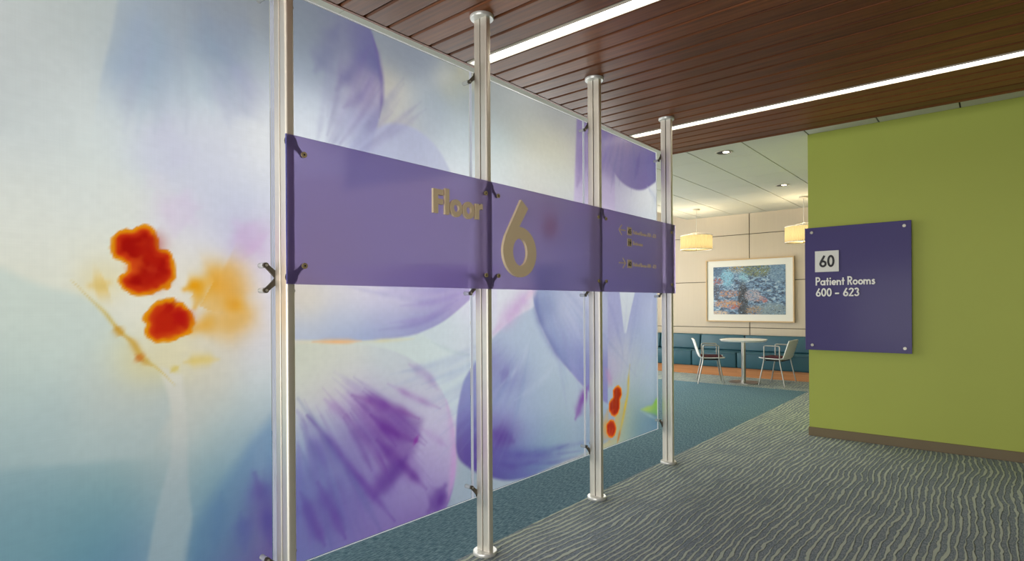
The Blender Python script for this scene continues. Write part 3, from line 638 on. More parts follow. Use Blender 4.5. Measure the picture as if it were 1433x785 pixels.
PRINT_LAYERS = [
('area',[(0.291,2.281),(0.625,2.421),(0.598,2.245),(0.571,2.107),(0.555,1.998),(0.539,1.914),(0.289,1.847)],0.009,[(0.549,2.32,0.122,0.137,182,190,191),(0.568,2.188,0.086,0.109,188,196,198),(0.548,2.043,0.083,0.105,212,218,220),(0.387,2.106,0.107,0.139,190,196,198),(0.537,1.925,0.113,0.136,216,222,222)],0.8),
('area',[(0.273,1.496),(0.417,1.417),(0.538,1.376),(0.573,1.336),(0.611,1.279),(0.654,1.232),(0.679,1.187),(0.74,1.125),(0.773,1.021),(0.694,0.836),(0.27,0.883)],0.0203,[(0.544,1.304,0.069,0.082,198,210,206),(0.582,1.233,0.04,0.051,202,213,206),(0.562,1.141,0.053,0.067,196,204,198),(0.633,1.207,0.039,0.046,222,215,175),(0.664,1.168,0.053,0.059,218,205,150),(0.642,1.038,0.065,0.073,194,198,192),(0.416,1.242,0.086,0.112,200,212,206),(0.562,1.026,0.056,0.067,190,198,194),(0.486,0.969,0.055,0.07,176,192,192),(0.601,0.926,0.057,0.068,172,188,190),(0.316,0.914,0.087,0.107,158,182,186),(0.415,0.981,0.067,0.086,176,192,194),(0.317,1.081,0.078,0.104,188,202,198),(0.684,0.911,0.073,0.086,172,186,188)],0.75),
('area',[(0.733,1.145),(0.809,1.106),(0.822,0.912),(0.83,0.653),(0.837,0.594),(0.812,0.402),(0.688,0.447),(0.731,0.679),(0.767,0.82),(0.773,0.971)],0.01,[(0.762,1.123,0.137,0.153,226,218,205),(0.801,1.017,0.099,0.11,210,208,200),(0.8,0.89,0.104,0.109,196,196,192),(0.79,0.714,0.126,0.14,166,178,184),(0.766,0.519,0.201,0.223,150,172,182)],0.75),
('area',[(0.821,0.399),(0.841,0.534),(0.916,0.657),(0.996,0.746),(1.065,0.837),(1.123,0.889),(1.199,0.965),(1.195,0.264)],0.0358,[(0.916,0.577,0.075,0.082,98,138,172),(0.89,0.44,0.085,0.089,85,130,165),(0.995,0.691,0.072,0.075,108,148,178),(0.995,0.555,0.065,0.068,95,128,170),(0.994,0.405,0.073,0.077,95,113,165),(1.093,0.753,0.066,0.066,108,140,182),(1.093,0.64,0.064,0.061,100,122,175),(1.107,0.523,0.064,0.061,100,95,162),(1.106,0.367,0.097,0.093,106,85,156),(1.16,0.565,0.074,0.071,110,92,162),(1.161,0.767,0.071,0.065,112,150,188),(1.162,0.854,0.099,0.099,130,160,190)],1.0),
('line',[(0.488,1.436),(0.538,1.376),(0.573,1.336),(0.611,1.279),(0.654,1.232),(0.679,1.187),(0.74,1.125),(0.785,1.07)],0.0026,0.0047,(208,186,110),0.75),
('line',[(0.603,1.291),(0.615,1.269),(0.627,1.255)],0.0059,0.0095,(205,150,50),0.7),
('line',[(0.627,1.255),(0.654,1.232),(0.67,1.199),(0.692,1.161),(0.711,1.147)],0.0048,0.0095,(205,160,70),0.75),
('line',[(0.664,1.188),(0.683,1.167)],0.0063,0.01,(200,110,40),0.7),
('line',[(0.539,1.42),(0.568,1.425),(0.583,1.43)],0.019,0.0237,(222,170,50),0.6),
('line',[(0.816,1.151),(0.869,1.155),(0.932,1.152)],0.0092,0.0158,(222,195,110),0.7),
('line',[(0.769,1.12),(0.797,1.14)],0.0037,0.01,(210,180,60),0.4),
('line',[(0.699,1.761),(0.732,1.796),(0.788,1.602)],0.0063,0.035,(216,190,220),0.15),
('line',[(0.848,1.659),(0.812,1.681),(0.829,1.76)],0.025,0.055,(216,190,225),0.3),
('line',[(1.001,1.67),(1.062,1.603),(1.096,1.572)],0.0303,0.044,(205,165,212),0.45),
('line',[(0.889,2.44),(0.918,2.331),(0.926,2.227)],0.0262,0.0525,(132,150,180),0.4),
('line',[(1.034,2.495),(1.005,2.334),(0.957,2.21)],0.033,0.0605,(138,152,182),0.4),
('line',[(1.046,2.292),(1.004,2.169),(0.971,2.065)],0.0358,0.0605,(172,176,206),0.5),
('line',[(0.769,2.003),(0.751,1.886),(0.778,1.816)],0.0375,0.06,(200,198,228),0.4),
('line',[(0.871,1.426),(0.921,1.454),(0.946,1.361),(0.999,1.319),(0.92,1.289),(0.845,1.27)],0.0394,0.042,(230,160,40),0.85),
('line',[(0.817,1.412),(0.856,1.426),(0.868,1.395),(0.851,1.348)],0.0184,0.0157,(230,158,26),0.95),
('line',[(0.934,1.468),(0.968,1.455),(0.978,1.347)],0.0341,0.0577,(228,170,80),0.6),
('line',[(1.067,0.696),(1.107,0.546),(1.135,0.392)],0.0129,0.0259,(84,66,158),0.6),
('line',[(1.011,0.553),(1.029,0.407)],0.0124,0.0248,(82,92,165),0.5),
('line',[(0.942,0.65),(0.915,0.444)],0.0105,0.0236,(80,118,165),0.4),
('stamen',[(0.591,1.548),(0.594,1.579),(0.612,1.599),(0.637,1.612),(0.653,1.612),(0.662,1.617),(0.703,1.626),(0.722,1.614),(0.732,1.6),(0.736,1.574),(0.74,1.558),(0.759,1.555),(0.778,1.538),(0.786,1.508),(0.789,1.469),(0.781,1.436),(0.762,1.415),(0.737,1.406),(0.714,1.393),(0.687,1.387),(0.658,1.39),(0.633,1.405),(0.618,1.427),(0.619,1.448),(0.631,1.466),(0.639,1.489),(0.625,1.5),(0.602,1.511),(0.592,1.527)],0.0202,(224,140,14),(204,56,18),(160,16,10)),
('stamen',[(0.689,1.309),(0.701,1.341),(0.727,1.365),(0.758,1.38),(0.779,1.375),(0.793,1.364),(0.811,1.364),(0.829,1.341),(0.841,1.309),(0.846,1.285),(0.839,1.266),(0.818,1.253),(0.789,1.236),(0.747,1.229),(0.716,1.227),(0.693,1.241),(0.685,1.262),(0.69,1.283)],0.0223,(224,142,14),(206,66,20),(186,36,16)),
('line',[(0.758,1.357),(0.779,1.337)],0.0113,0.015,(176,26,16),0.75),
('line',[(0.793,1.341),(0.803,1.31),(0.785,1.295)],0.0188,0.0175,(178,22,18),0.8),
('line',[(0.695,1.582),(0.718,1.569),(0.688,1.536)],0.0175,0.0225,(160,18,14),0.5),
('line',[(0.662,1.564),(0.714,1.516),(0.755,1.525)],0.0113,0.0225,(190,40,16),0.4),
('line',[(0.681,1.521),(0.642,1.453)],0.0083,0.019,(222,96,30),0.5),
('line',[(0.668,1.428),(0.721,1.448),(0.762,1.503)],0.015,0.0225,(165,16,14),0.55),
('line',[(0.694,1.484),(0.734,1.471)],0.0063,0.015,(205,70,30),0.4),
('area',[(1.618,2.651),(1.658,2.568),(1.682,2.465),(1.689,2.342),(1.672,2.236),(1.63,2.109),(1.551,1.945),(1.175,1.882),(1.18,2.712),(1.445,2.733)],0.0097,[(1.306,2.616,0.11,0.101,134,144,160),(1.305,2.464,0.088,0.081,140,152,170),(1.304,2.313,0.074,0.071,166,178,200),(1.303,2.191,0.076,0.068,206,216,233),(1.286,2.103,0.083,0.077,232,236,246),(1.444,2.622,0.083,0.074,128,135,162),(1.443,2.448,0.052,0.045,142,148,178),(1.516,2.424,0.051,0.044,152,152,182),(1.48,2.524,0.062,0.055,138,142,172),(1.372,2.394,0.058,0.052,152,164,188),(1.523,2.296,0.046,0.04,186,186,208),(1.46,2.375,0.046,0.04,160,166,192),(1.442,2.315,0.057,0.049,162,166,196),(1.441,2.195,0.071,0.063,206,213,233),(1.44,2.1,0.081,0.07,226,233,248),(1.555,2.599,0.067,0.056,118,116,165),(1.613,2.563,0.064,0.056,110,108,165),(1.649,2.509,0.078,0.065,106,106,166),(1.573,2.386,0.06,0.051,152,142,182),(1.636,2.344,0.064,0.052,176,166,190),(1.545,2.286,0.049,0.041,182,176,202),(1.639,2.251,0.075,0.063,150,145,196),(1.552,2.151,0.065,0.057,192,197,229),(1.622,2.134,0.085,0.072,166,170,216)],1.0),
('line',[(1.634,2.61),(1.666,2.537),(1.686,2.442),(1.689,2.325),(1.672,2.236)],0.0051,0.0101,(108,92,166),0.6),
('line',[(1.454,2.592),(1.393,2.454),(1.338,2.353)],0.0187,0.0375,(108,108,160),0.4),
('line',[(1.617,2.551),(1.527,2.414),(1.442,2.306)],0.013,0.0293,(108,102,165),0.4),
('line',[(1.657,2.451),(1.572,2.31),(1.478,2.236)],0.0084,0.0236,(140,125,185),0.4),
('area',[(1.514,2.084),(1.631,2.169),(1.734,2.223),(1.835,2.24),(1.96,2.215),(2.058,2.154),(2.145,2.045),(1.475,1.869)],0.014,[(1.799,2.186,0.09,0.07,170,175,216),(1.889,2.153,0.092,0.07,176,181,219),(1.993,2.104,0.149,0.111,192,197,226),(1.712,2.116,0.077,0.065,190,197,229),(1.61,2.105,0.077,0.065,170,174,218),(1.551,2.043,0.103,0.086,190,196,229)],0.85),
('line',[(2.192,2.575),(2.275,2.62),(2.246,2.533)],0.0581,0.0853,(196,190,160),0.35),  # warm reflection of the strip light painted into the print
('area',[(1.17,1.215),(1.364,1.202),(1.545,1.191),(1.726,1.19),(1.928,1.213),(2.076,1.263),(2.209,1.337),(2.339,1.424),(2.535,1.586),(1.172,1.519)],0.0088,[(1.249,1.404,0.069,0.066,226,214,204),(1.298,1.369,0.052,0.05,227,216,196),(1.4,1.39,0.079,0.071,224,216,210),(1.547,1.401,0.105,0.088,224,216,226),(1.749,1.41,0.123,0.095,222,211,233),(1.978,1.405,0.084,0.062,196,180,223),(2.088,1.421,0.069,0.051,176,160,216),(2.21,1.434,0.103,0.074,180,160,216),(1.297,1.284,0.063,0.056,212,211,213),(1.471,1.286,0.078,0.065,196,201,223),(1.706,1.29,0.085,0.07,181,180,221),(1.977,1.309,0.077,0.059,166,160,211),(2.139,1.357,0.085,0.063,165,150,206),(1.297,1.224,0.079,0.073,176,186,216),(1.47,1.219,0.083,0.075,160,175,216),(1.624,1.212,0.092,0.075,150,165,211),(1.791,1.215,0.1,0.08,150,155,206),(1.976,1.244,0.104,0.077,150,150,206),(1.549,1.668,0.216,0.182,220,220,235),(2.08,1.677,0.225,0.165,200,190,226)],1.0),
('line',[(1.727,1.265),(1.977,1.288),(2.182,1.376)],0.0054,0.0145,(150,132,205),0.4),
('line',[(1.792,1.347),(2.027,1.368),(2.237,1.423)],0.0056,0.015,(160,140,210),0.4),
('line',[(1.664,1.234),(1.929,1.26),(2.128,1.33)],0.0054,0.0109,(140,130,200),0.4),
('line',[(1.32,1.198),(1.434,1.191),(1.564,1.188)],0.0063,0.0078,(240,185,130),0.85),
('line',[(1.564,1.185),(1.881,1.182)],0.0034,0.0084,(222,212,170),0.5),
('area',[(1.919,1.209),(2.076,1.255),(2.225,1.337),(2.502,1.509),(2.498,1.06),(2.29,1.067),(2.18,1.09),(2.025,1.153)],0.0116,[(2.181,1.221,0.082,0.059,208,219,228),(2.292,1.297,0.107,0.072,220,222,236),(2.262,1.14,0.12,0.083,206,212,224),(2.076,1.206,0.112,0.082,204,215,222),(2.338,1.376,0.16,0.109,224,220,240)],0.9),
('line',[(1.986,1.162),(2.18,1.09),(2.318,1.065)],0.0039,0.0116,(190,205,212),0.5),
('area',[(1.176,1.197),(1.33,1.189),(1.47,1.177),(1.705,1.143),(1.858,1.081),(1.989,0.989),(2.083,0.867),(2.139,0.719),(2.164,0.53),(2.131,0.347),(2.017,0.198),(1.782,0.018),(1.17,0.244)],0.0084,[(1.296,1.133,0.103,0.092,211,212,197),(1.47,1.12,0.099,0.089,216,215,206),(1.295,1.012,0.079,0.073,211,212,201),(1.469,1.025,0.071,0.061,209,212,205),(1.704,1.052,0.125,0.102,202,211,211),(1.844,1.021,0.144,0.116,197,201,213),(1.974,0.881,0.167,0.129,198,197,216),(2.072,0.7,0.167,0.122,198,187,221),(2.06,0.514,0.126,0.094,176,160,208),(1.262,0.912,0.073,0.067,204,204,206),(1.397,0.933,0.085,0.076,202,192,206),(1.543,0.958,0.097,0.081,198,186,212),(1.262,0.822,0.071,0.065,165,180,206),(1.361,0.805,0.071,0.064,165,175,206),(1.467,0.786,0.086,0.074,156,156,201),(1.661,0.769,0.133,0.112,136,104,180),(1.261,0.688,0.085,0.079,130,150,201),(1.36,0.636,0.079,0.073,126,140,196),(1.466,0.643,0.074,0.064,130,130,191),(1.541,0.66,0.09,0.076,142,132,192),(1.26,0.539,0.088,0.082,110,120,186),(1.359,0.482,0.067,0.06,110,106,181),(1.465,0.447,0.079,0.068,116,106,181),(1.259,0.384,0.074,0.068,110,110,181),(1.358,0.374,0.073,0.067,116,106,181),(1.539,0.351,0.102,0.086,120,106,181),(1.699,0.382,0.115,0.094,132,112,187),(1.291,0.296,0.092,0.085,110,116,186),(1.923,0.544,0.112,0.085,162,142,202),(1.83,0.423,0.098,0.076,152,136,201),(1.97,0.388,0.106,0.078,152,132,197),(1.921,0.285,0.117,0.09,126,96,176),(1.784,0.191,0.15,0.115,126,100,178)],1.0),
('area',[(1.498,0.948),(1.59,0.927),(1.691,0.88),(1.811,0.832),(1.925,0.768),(1.901,0.671),(1.818,0.56),(1.721,0.499),(1.63,0.451),(1.591,0.488),(1.709,0.608),(1.612,0.758),(1.543,0.851)],0.0405,[(1.621,0.869,0.097,0.082,150,100,185),(1.788,0.81,0.101,0.078,112,62,158),(1.896,0.729,0.113,0.088,110,58,156),(1.723,0.69,0.099,0.079,120,84,172),(1.809,0.604,0.122,0.095,106,52,152),(1.638,0.472,0.208,0.171,108,66,162),(1.543,0.913,0.127,0.107,170,130,198)],0.55),
('line',[(1.513,0.946),(1.691,0.876),(1.906,0.778)],0.0084,0.0203,(128,60,160),0.55),
('line',[(1.613,0.841),(1.753,0.733),(1.882,0.667)],0.0088,0.021,(104,34,150),0.65),
('line',[(1.648,0.718),(1.795,0.572),(1.951,0.414)],0.0105,0.0245,(98,40,150),0.6),
('line',[(1.822,0.601),(1.722,0.526),(1.634,0.46)],0.021,0.035,(92,46,152),0.55),
('line',[(1.291,0.889),(1.41,0.746),(1.533,0.58),(1.63,0.461),(1.75,0.309)],0.0065,0.0195,(102,56,164),0.55),
('line',[(1.339,0.594),(1.408,0.456),(1.475,0.313)],0.0094,0.025,(94,56,160),0.55),
('line',[(1.26,0.572),(1.321,0.422),(1.372,0.315)],0.009,0.024,(94,56,160),0.5),
('line',[(1.246,0.914),(1.327,0.765),(1.395,0.628)],0.0075,0.021,(120,100,185),0.35),
('line',[(1.376,0.945),(1.535,0.804)],0.0078,0.0219,(150,100,185),0.35),
('line',[(1.712,0.976),(1.884,0.885),(2.052,0.808)],0.0053,0.0175,(160,115,190),0.45),
('line',[(1.844,1.057),(1.955,0.993),(2.033,0.911)],0.0073,0.0218,(165,130,195),0.4),
('line',[(1.924,0.725),(2.096,0.601)],0.0056,0.0188,(170,130,200),0.4),
('line',[(2.093,0.847),(2.144,0.668),(2.148,0.495),(2.099,0.317)],0.0131,0.0225,(204,150,205),0.5),
('line',[(1.969,0.296),(2.028,0.336),(2.079,0.397)],0.0326,0.0326,(84,34,144),0.75),
('line',[(1.873,0.683),(1.896,0.665)],0.0087,0.0175,(146,34,160),0.7),
('area',[(2.852,1.332),(2.662,1.268),(2.468,1.161),(2.335,1.043),(2.233,0.946),(2.188,0.835),(2.165,0.684),(2.18,0.527),(2.256,0.456),(2.353,0.398),(2.461,0.349),(2.555,0.314),(2.792,0.28),(3.016,0.288),(3.263,0.297),(3.461,0.301),(3.84,0.334),(3.845,0.725),(3.465,0.742),(3.269,0.878),(3.024,1.074),(2.888,1.263)],0.0131,[(2.26,0.825,0.131,0.093,126,126,196),(2.258,0.668,0.092,0.065,102,88,172),(2.224,0.557,0.095,0.067,95,70,161),(2.326,0.656,0.086,0.059,112,108,187),(2.308,0.5,0.099,0.069,92,72,162),(2.312,0.938,0.122,0.085,150,155,206),(2.53,1.062,0.087,0.059,166,176,216),(2.661,1.126,0.119,0.075,176,190,221),(2.801,1.208,0.176,0.108,181,196,221),(2.813,1.02,0.135,0.085,166,186,216),(2.529,0.957,0.075,0.051,146,152,207),(2.632,0.918,0.117,0.077,132,132,197),(2.467,1.013,0.083,0.055,134,126,192),(2.527,0.79,0.143,0.095,160,170,216),(2.796,0.754,0.182,0.112,160,178,213),(3.101,0.785,0.192,0.114,170,190,211),(3.267,0.683,0.203,0.115,170,185,206),(2.526,0.656,0.097,0.065,130,122,193),(2.463,0.592,0.078,0.053,92,58,157),(2.564,0.565,0.092,0.058,108,84,172),(2.794,0.533,0.15,0.092,136,150,201),(3.098,0.525,0.183,0.104,150,178,196),(3.371,0.454,0.195,0.108,150,170,200),(2.462,0.468,0.106,0.07,96,86,172),(2.655,0.428,0.117,0.076,110,120,186),(2.94,0.392,0.139,0.084,126,160,191),(2.523,0.355,0.115,0.077,84,70,161),(2.722,0.327,0.11,0.069,94,100,176),(2.879,0.327,0.116,0.071,100,128,181),(3.264,0.351,0.186,0.105,140,165,190),(2.984,1.007,0.188,0.111,186,200,221)],1.0),
('line',[(2.463,0.617),(2.557,0.567),(2.642,0.525)],0.0297,0.0382,(84,46,150),0.5),
('line',[(2.487,0.505),(2.655,0.446),(2.865,0.421)],0.0064,0.017,(92,82,170),0.4),
('line',[(2.474,0.433),(2.654,0.377),(2.88,0.359)],0.0066,0.0175,(84,70,162),0.4),
('line',[(2.529,0.949),(2.606,0.92)],0.0212,0.034,(118,105,185),0.5),
('line',[(2.528,0.874),(2.728,1.004),(2.814,1.154)],0.0066,0.0219,(190,200,226),0.35),
('line',[(2.658,0.773),(2.945,0.872),(3.062,0.954)],0.0068,0.0225,(190,202,226),0.3),
('area',[(2.839,1.466),(2.845,1.377),(2.889,1.272),(3.024,1.088),(3.269,0.878),(3.465,0.737),(3.739,0.604),(3.751,1.645),(2.84,1.601)],0.0119,[(2.988,1.331,0.086,0.051,136,150,198),(2.912,1.34,0.097,0.06,122,132,191),(3.189,1.339,0.146,0.085,186,191,221),(3.272,1.191,0.14,0.079,168,177,216),(3.104,1.14,0.153,0.089,142,156,206),(3.27,0.986,0.13,0.073,142,152,206),(3.402,0.865,0.164,0.09,132,137,201),(3.407,1.277,0.148,0.082,196,200,226),(2.965,1.414,0.107,0.065,160,172,210),(3.185,0.992,0.13,0.074,122,135,196),(3.594,1.17,0.235,0.123,170,175,212),(3.59,0.754,0.283,0.152,132,130,196)],1.0),
('line',[(2.868,1.444),(2.889,1.286),(3.024,1.097),(3.252,0.899)],0.0139,0.0277,(112,120,186),0.5),
('line',[(2.861,1.449),(2.677,1.333),(2.468,1.186)],0.0298,0.0383,(204,170,216),0.7),
('line',[(2.89,1.449),(2.767,1.385)],0.0113,0.0225,(232,205,225),0.6),
('line',[(3.475,0.767),(3.373,0.654),(3.309,0.559)],0.0225,0.03,(130,76,172),0.75),
('line',[(2.954,1.827),(3.016,1.847),(3.079,1.834)],0.0428,0.0855,(182,96,84),0.5),
('area',[(3.35,2.694),(3.329,2.367),(3.298,1.992),(3.859,1.923),(3.87,2.826)],0.0154,[(3.421,2.586,0.242,0.136,138,124,172),(3.419,2.425,0.172,0.094,158,140,187),(3.372,2.226,0.115,0.064,186,166,206),(3.463,2.241,0.103,0.056,176,166,206),(3.416,2.097,0.151,0.082,202,190,221),(3.58,2.519,0.198,0.107,140,125,178),(3.577,2.207,0.129,0.068,186,170,208)],1.0),
('line',[(3.43,2.538),(3.391,2.329),(3.344,2.172)],0.02,0.035,(128,104,170),0.45),
('area',[(3.64,2.553),(3.709,2.493),(3.791,2.402),(3.918,2.315),(4.086,2.274),(4.29,2.282),(4.523,2.377),(4.804,2.554),(4.812,3.16),(3.613,2.839)],0.0144,[(3.721,2.602,0.151,0.077,122,106,167),(3.889,2.584,0.107,0.054,140,120,165),(3.999,2.63,0.129,0.065,150,134,160),(4.21,2.663,0.17,0.081,140,126,162),(4.46,2.632,0.181,0.083,106,96,162),(3.781,2.481,0.153,0.079,150,138,180),(4.089,2.502,0.166,0.08,136,121,171),(4.206,2.408,0.152,0.072,112,96,162),(4.394,2.5,0.148,0.069,110,100,166),(4.62,2.553,0.209,0.092,96,90,161),(3.974,2.38,0.164,0.083,130,115,170)],1.0),  # upper samples carry the strip light's warm reflection as colour
('line',[(4.269,2.577),(4.182,2.358)],0.0118,0.0235,(90,76,150),0.4),
('line',[(4.392,2.332),(4.548,2.234),(4.614,2.12)],0.009,0.024,(180,188,212),0.5),
('area',[(3.919,1.461),(4.182,1.465),(4.086,1.265),(4.026,1.12),(3.992,1.121),(3.961,1.267)],0.0112,[(4.03,1.406,0.247,0.122,216,222,226),(4.016,1.21,0.247,0.122,204,210,216)],0.9),
('line',[(3.707,1.457),(3.914,1.103),(3.979,0.933)],0.0083,0.022,(140,145,200),0.3),
('line',[(4.23,1.425),(4.119,1.093),(4.07,0.926)],0.0086,0.023,(145,155,205),0.35),
('line',[(3.701,0.874),(3.803,0.73)],0.0134,0.0322,(190,130,180),0.4),
('line',[(4.081,0.868),(4.056,0.758),(4.043,0.646),(3.997,0.54),(3.928,0.385),(3.872,0.279)],0.0082,0.0137,(210,175,60),0.75),
('line',[(3.928,0.385),(3.872,0.279)],0.0069,0.011,(205,105,40),0.6),
('area',[(4.255,0.486),(4.368,0.494),(4.472,0.498),(4.525,0.533),(4.621,0.545),(4.747,0.497),(4.731,0.374),(4.646,0.362),(4.497,0.409),(4.367,0.447)],0.021,[(4.28,0.483,0.119,0.055,165,190,110),(4.406,0.483,0.08,0.037,192,206,60),(4.458,0.427,0.093,0.043,92,150,116),(4.538,0.488,0.087,0.04,104,180,60),(4.633,0.463,0.104,0.047,172,206,84),(4.619,0.385,0.118,0.053,120,170,110)],0.9),
('line',[(4.243,0.477),(4.632,0.327)],0.0045,0.009,(150,185,190),0.5),
('line',[(3.738,0.55),(3.706,0.422),(3.756,0.333)],0.0323,0.0323,(228,155,50),0.6),
('stamen',[(3.807,0.697),(3.845,0.72),(3.91,0.718),(3.948,0.686),(3.953,0.641),(3.92,0.612),(3.924,0.562),(3.896,0.511),(3.842,0.492),(3.779,0.517),(3.754,0.564),(3.764,0.611),(3.812,0.648)],0.0161,(226,140,30),(206,66,24),(160,36,16)),
('stamen',[(3.711,0.411),(3.721,0.457),(3.758,0.48),(3.81,0.475),(3.852,0.43),(3.857,0.375),(3.83,0.342),(3.772,0.341),(3.726,0.371)],0.0161,(226,140,30),(206,66,24),(170,40,18)),
('line',[(1.522,1.027),(1.645,0.941),(1.775,0.846),(1.902,0.724)],0.0059,0.0105,(112,76,173),0.18061428973791835),
('line',[(1.426,1.066),(1.602,0.946),(1.791,0.807),(1.986,0.627)],0.0062,0.0103,(118,87,179),0.09786960163637624),
('line',[(1.422,1.058),(1.583,0.942),(1.749,0.803),(1.932,0.641)],0.0049,0.0131,(113,74,175),0.13215702157697864),
('line',[(1.465,1.015),(1.617,0.898),(1.772,0.76),(1.935,0.596)],0.0054,0.0155,(122,76,175),0.12809962678547826),
('line',[(1.414,1.036),(1.578,0.897),(1.755,0.738),(1.937,0.544)],0.0044,0.0127,(118,86,173),0.17877158315488187),
('line',[(1.489,0.962),(1.658,0.811),(1.827,0.633),(2.007,0.423)],0.0054,0.0104,(120,81,168),0.15452909886678484),
('line',[(1.521,0.928),(1.674,0.775),(1.833,0.604),(1.997,0.403)],0.0053,0.0163,(125,79,179),0.16002741601166073),
('line',[(1.427,0.985),(1.544,0.867),(1.658,0.732),(1.776,0.58)],0.0048,0.0121,(121,78,171),0.18475429486699482),
('line',[(1.46,0.924),(1.605,0.762),(1.748,0.577),(1.901,0.368)],0.0059,0.0147,(112,81,168),0.13290581260873927),
('line',[(1.367,0.996),(1.475,0.865),(1.581,0.721),(1.684,0.557)],0.0048,0.0087,(127,72,167),0.1590358867627036),
('line',[(1.45,0.902),(1.554,0.759),(1.659,0.604),(1.769,0.434)],0.0048,0.0147,(113,82,171),0.12718528150883335),
('line',[(1.443,0.88),(1.533,0.747),(1.616,0.601),(1.695,0.441)],0.0059,0.0094,(113,74,178),0.17708888472070558),
('line',[(1.424,0.878),(1.524,0.728),(1.614,0.562),(1.709,0.382)],0.0062,0.0143,(117,86,181),0.09912613985249034),
('line',[(1.394,0.899),(1.47,0.777),(1.537,0.644),(1.609,0.503)],0.0043,0.0096,(115,77,171),0.12941071505031523),
('line',[(1.381,0.897),(1.447,0.778),(1.508,0.652),(1.56,0.514)],0.0061,0.01,(123,85,172),0.13283813823386484),
('line',[(1.332,0.927),(1.407,0.793),(1.472,0.648),(1.533,0.491)],0.004,0.0092,(125,77,173),0.13797862038501685),
('line',[(1.356,0.878),(1.441,0.704),(1.525,0.521),(1.589,0.319)],0.0062,0.0151,(112,80,176),0.1436451435993958),
('line',[(1.387,0.782),(1.425,0.674),(1.46,0.563),(1.483,0.444)],0.0049,0.0103,(114,78,180),0.10289287154043165),
('line',[(1.279,0.958),(1.371,0.761),(1.445,0.549),(1.519,0.321)],0.0035,0.0095,(121,82,169),0.19355359594965552),
('line',[(1.301,0.892),(1.354,0.76),(1.389,0.62),(1.426,0.473)],0.0034,0.0127,(114,77,176),0.1540611720334448),
('line',[(1.29,0.888),(1.352,0.704),(1.407,0.513),(1.445,0.309)],0.0035,0.0108,(115,79,177),0.16203381183014792),
('line',[(1.27,0.897),(1.316,0.738),(1.353,0.574),(1.381,0.401)],0.0043,0.0113,(118,75,177),0.15836041362861467),
('line',[(1.284,0.797),(1.322,0.635),(1.352,0.469),(1.361,0.298)],0.0037,0.0108,(119,80,176),0.13575214783061995),
('line',[(1.274,0.815),(1.303,0.662),(1.324,0.507),(1.342,0.346)],0.0053,0.0101,(118,81,168),0.10214100865602396),
('line',[(1.237,0.857),(1.271,0.67),(1.299,0.479),(1.301,0.284)],0.0046,0.014,(116,78,168),0.12200564930779051),
('line',[(1.25,0.784),(1.254,0.688),(1.253,0.591),(1.247,0.494)],0.0043,0.0099,(125,74,180),0.14899553831878198),
('line',[(1.579,0.972),(1.702,0.879),(1.826,0.772),(1.957,0.648)],0.0047,0.0111,(104,40,159),0.27411940759959835),
('line',[(1.572,0.957),(1.69,0.862),(1.81,0.752),(1.945,0.636)],0.0072,0.0147,(104,43,158),0.2602097724712421),
('line',[(1.607,0.906),(1.663,0.843),(1.719,0.778),(1.776,0.708)],0.0062,0.0185,(108,47,155),0.27251095692119726),
('line',[(1.53,0.927),(1.61,0.85),(1.686,0.764),(1.761,0.667)],0.0066,0.0148,(100,37,152),0.26157155599383436),
('line',[(1.535,0.896),(1.593,0.825),(1.651,0.752),(1.706,0.669)],0.0051,0.0103,(108,51,153),0.16834108504417813),
('line',[(1.511,0.887),(1.6,0.779),(1.689,0.662),(1.776,0.532)],0.0048,0.0134,(105,41,159),0.17800948945049455),
('line',[(1.504,0.868),(1.572,0.772),(1.644,0.674),(1.707,0.561)],0.0047,0.0121,(100,46,159),0.2951674790506622),
('line',[(1.483,0.865),(1.567,0.754),(1.654,0.637),(1.729,0.501)],0.0062,0.0159,(107,37,152),0.21853888927462467),
('line',[(1.469,0.852),(1.524,0.769),(1.573,0.68),(1.617,0.583)],0.0063,0.0166,(103,48,150),0.31751814601907175),
('line',[(1.387,0.748),(1.45,0.612),(1.501,0.468),(1.552,0.316)],0.0065,0.0207,(97,82,175),0.11717973257011662),
('line',[(1.312,0.841),(1.39,0.644),(1.466,0.437),(1.548,0.213)],0.0061,0.0196,(95,92,181),0.15857666965126868),
('line',[(1.258,0.907),(1.319,0.739),(1.373,0.565),(1.433,0.379)],0.005,0.019,(97,90,174),0.14919292610080087),
('line',[(1.279,0.812),(1.334,0.622),(1.384,0.426),(1.43,0.218)],0.0071,0.0198,(98,90,173),0.1606988216154556),
('line',[(1.274,0.732),(1.302,0.587),(1.328,0.439),(1.356,0.284)],0.0044,0.014,(92,87,171),0.08902681643452405),
('line',[(1.243,0.784),(1.266,0.625),(1.296,0.462),(1.319,0.293)],0.0047,0.0114,(95,91,184),0.15395793250735307),
('line',[(1.219,0.726),(1.229,0.613),(1.242,0.499),(1.243,0.383)],0.0078,0.0155,(88,78,185),0.09146668778907757),
('line',[(1.208,0.727),(1.213,0.625),(1.216,0.523),(1.213,0.42)],0.0045,0.0163,(103,84,171),0.08335855087663416),
('line',[(1.185,0.735),(1.186,0.634),(1.177,0.535),(1.17,0.434)],0.0057,0.0182,(98,85,182),0.14791185956994923),
('line',[(1.342,2.032),(1.368,2.157),(1.389,2.283),(1.396,2.412)],0.0079,0.0118,(121,115,177),0.12562769795541703),
('line',[(1.395,2.175),(1.412,2.265),(1.418,2.355),(1.422,2.447)],0.008,0.0116,(116,114,166),0.13440890912099424),
('line',[(1.416,2.176),(1.443,2.282),(1.461,2.39),(1.473,2.501)],0.0059,0.0141,(123,105,164),0.12990331775337058),
('line',[(1.395,2.093),(1.424,2.186),(1.45,2.281),(1.47,2.38)],0.0064,0.0167,(113,107,165),0.2408196020182346),
('line',[(1.376,2.032),(1.441,2.18),(1.502,2.335),(1.547,2.501)],0.0052,0.0195,(126,119,168),0.12204301502635502),
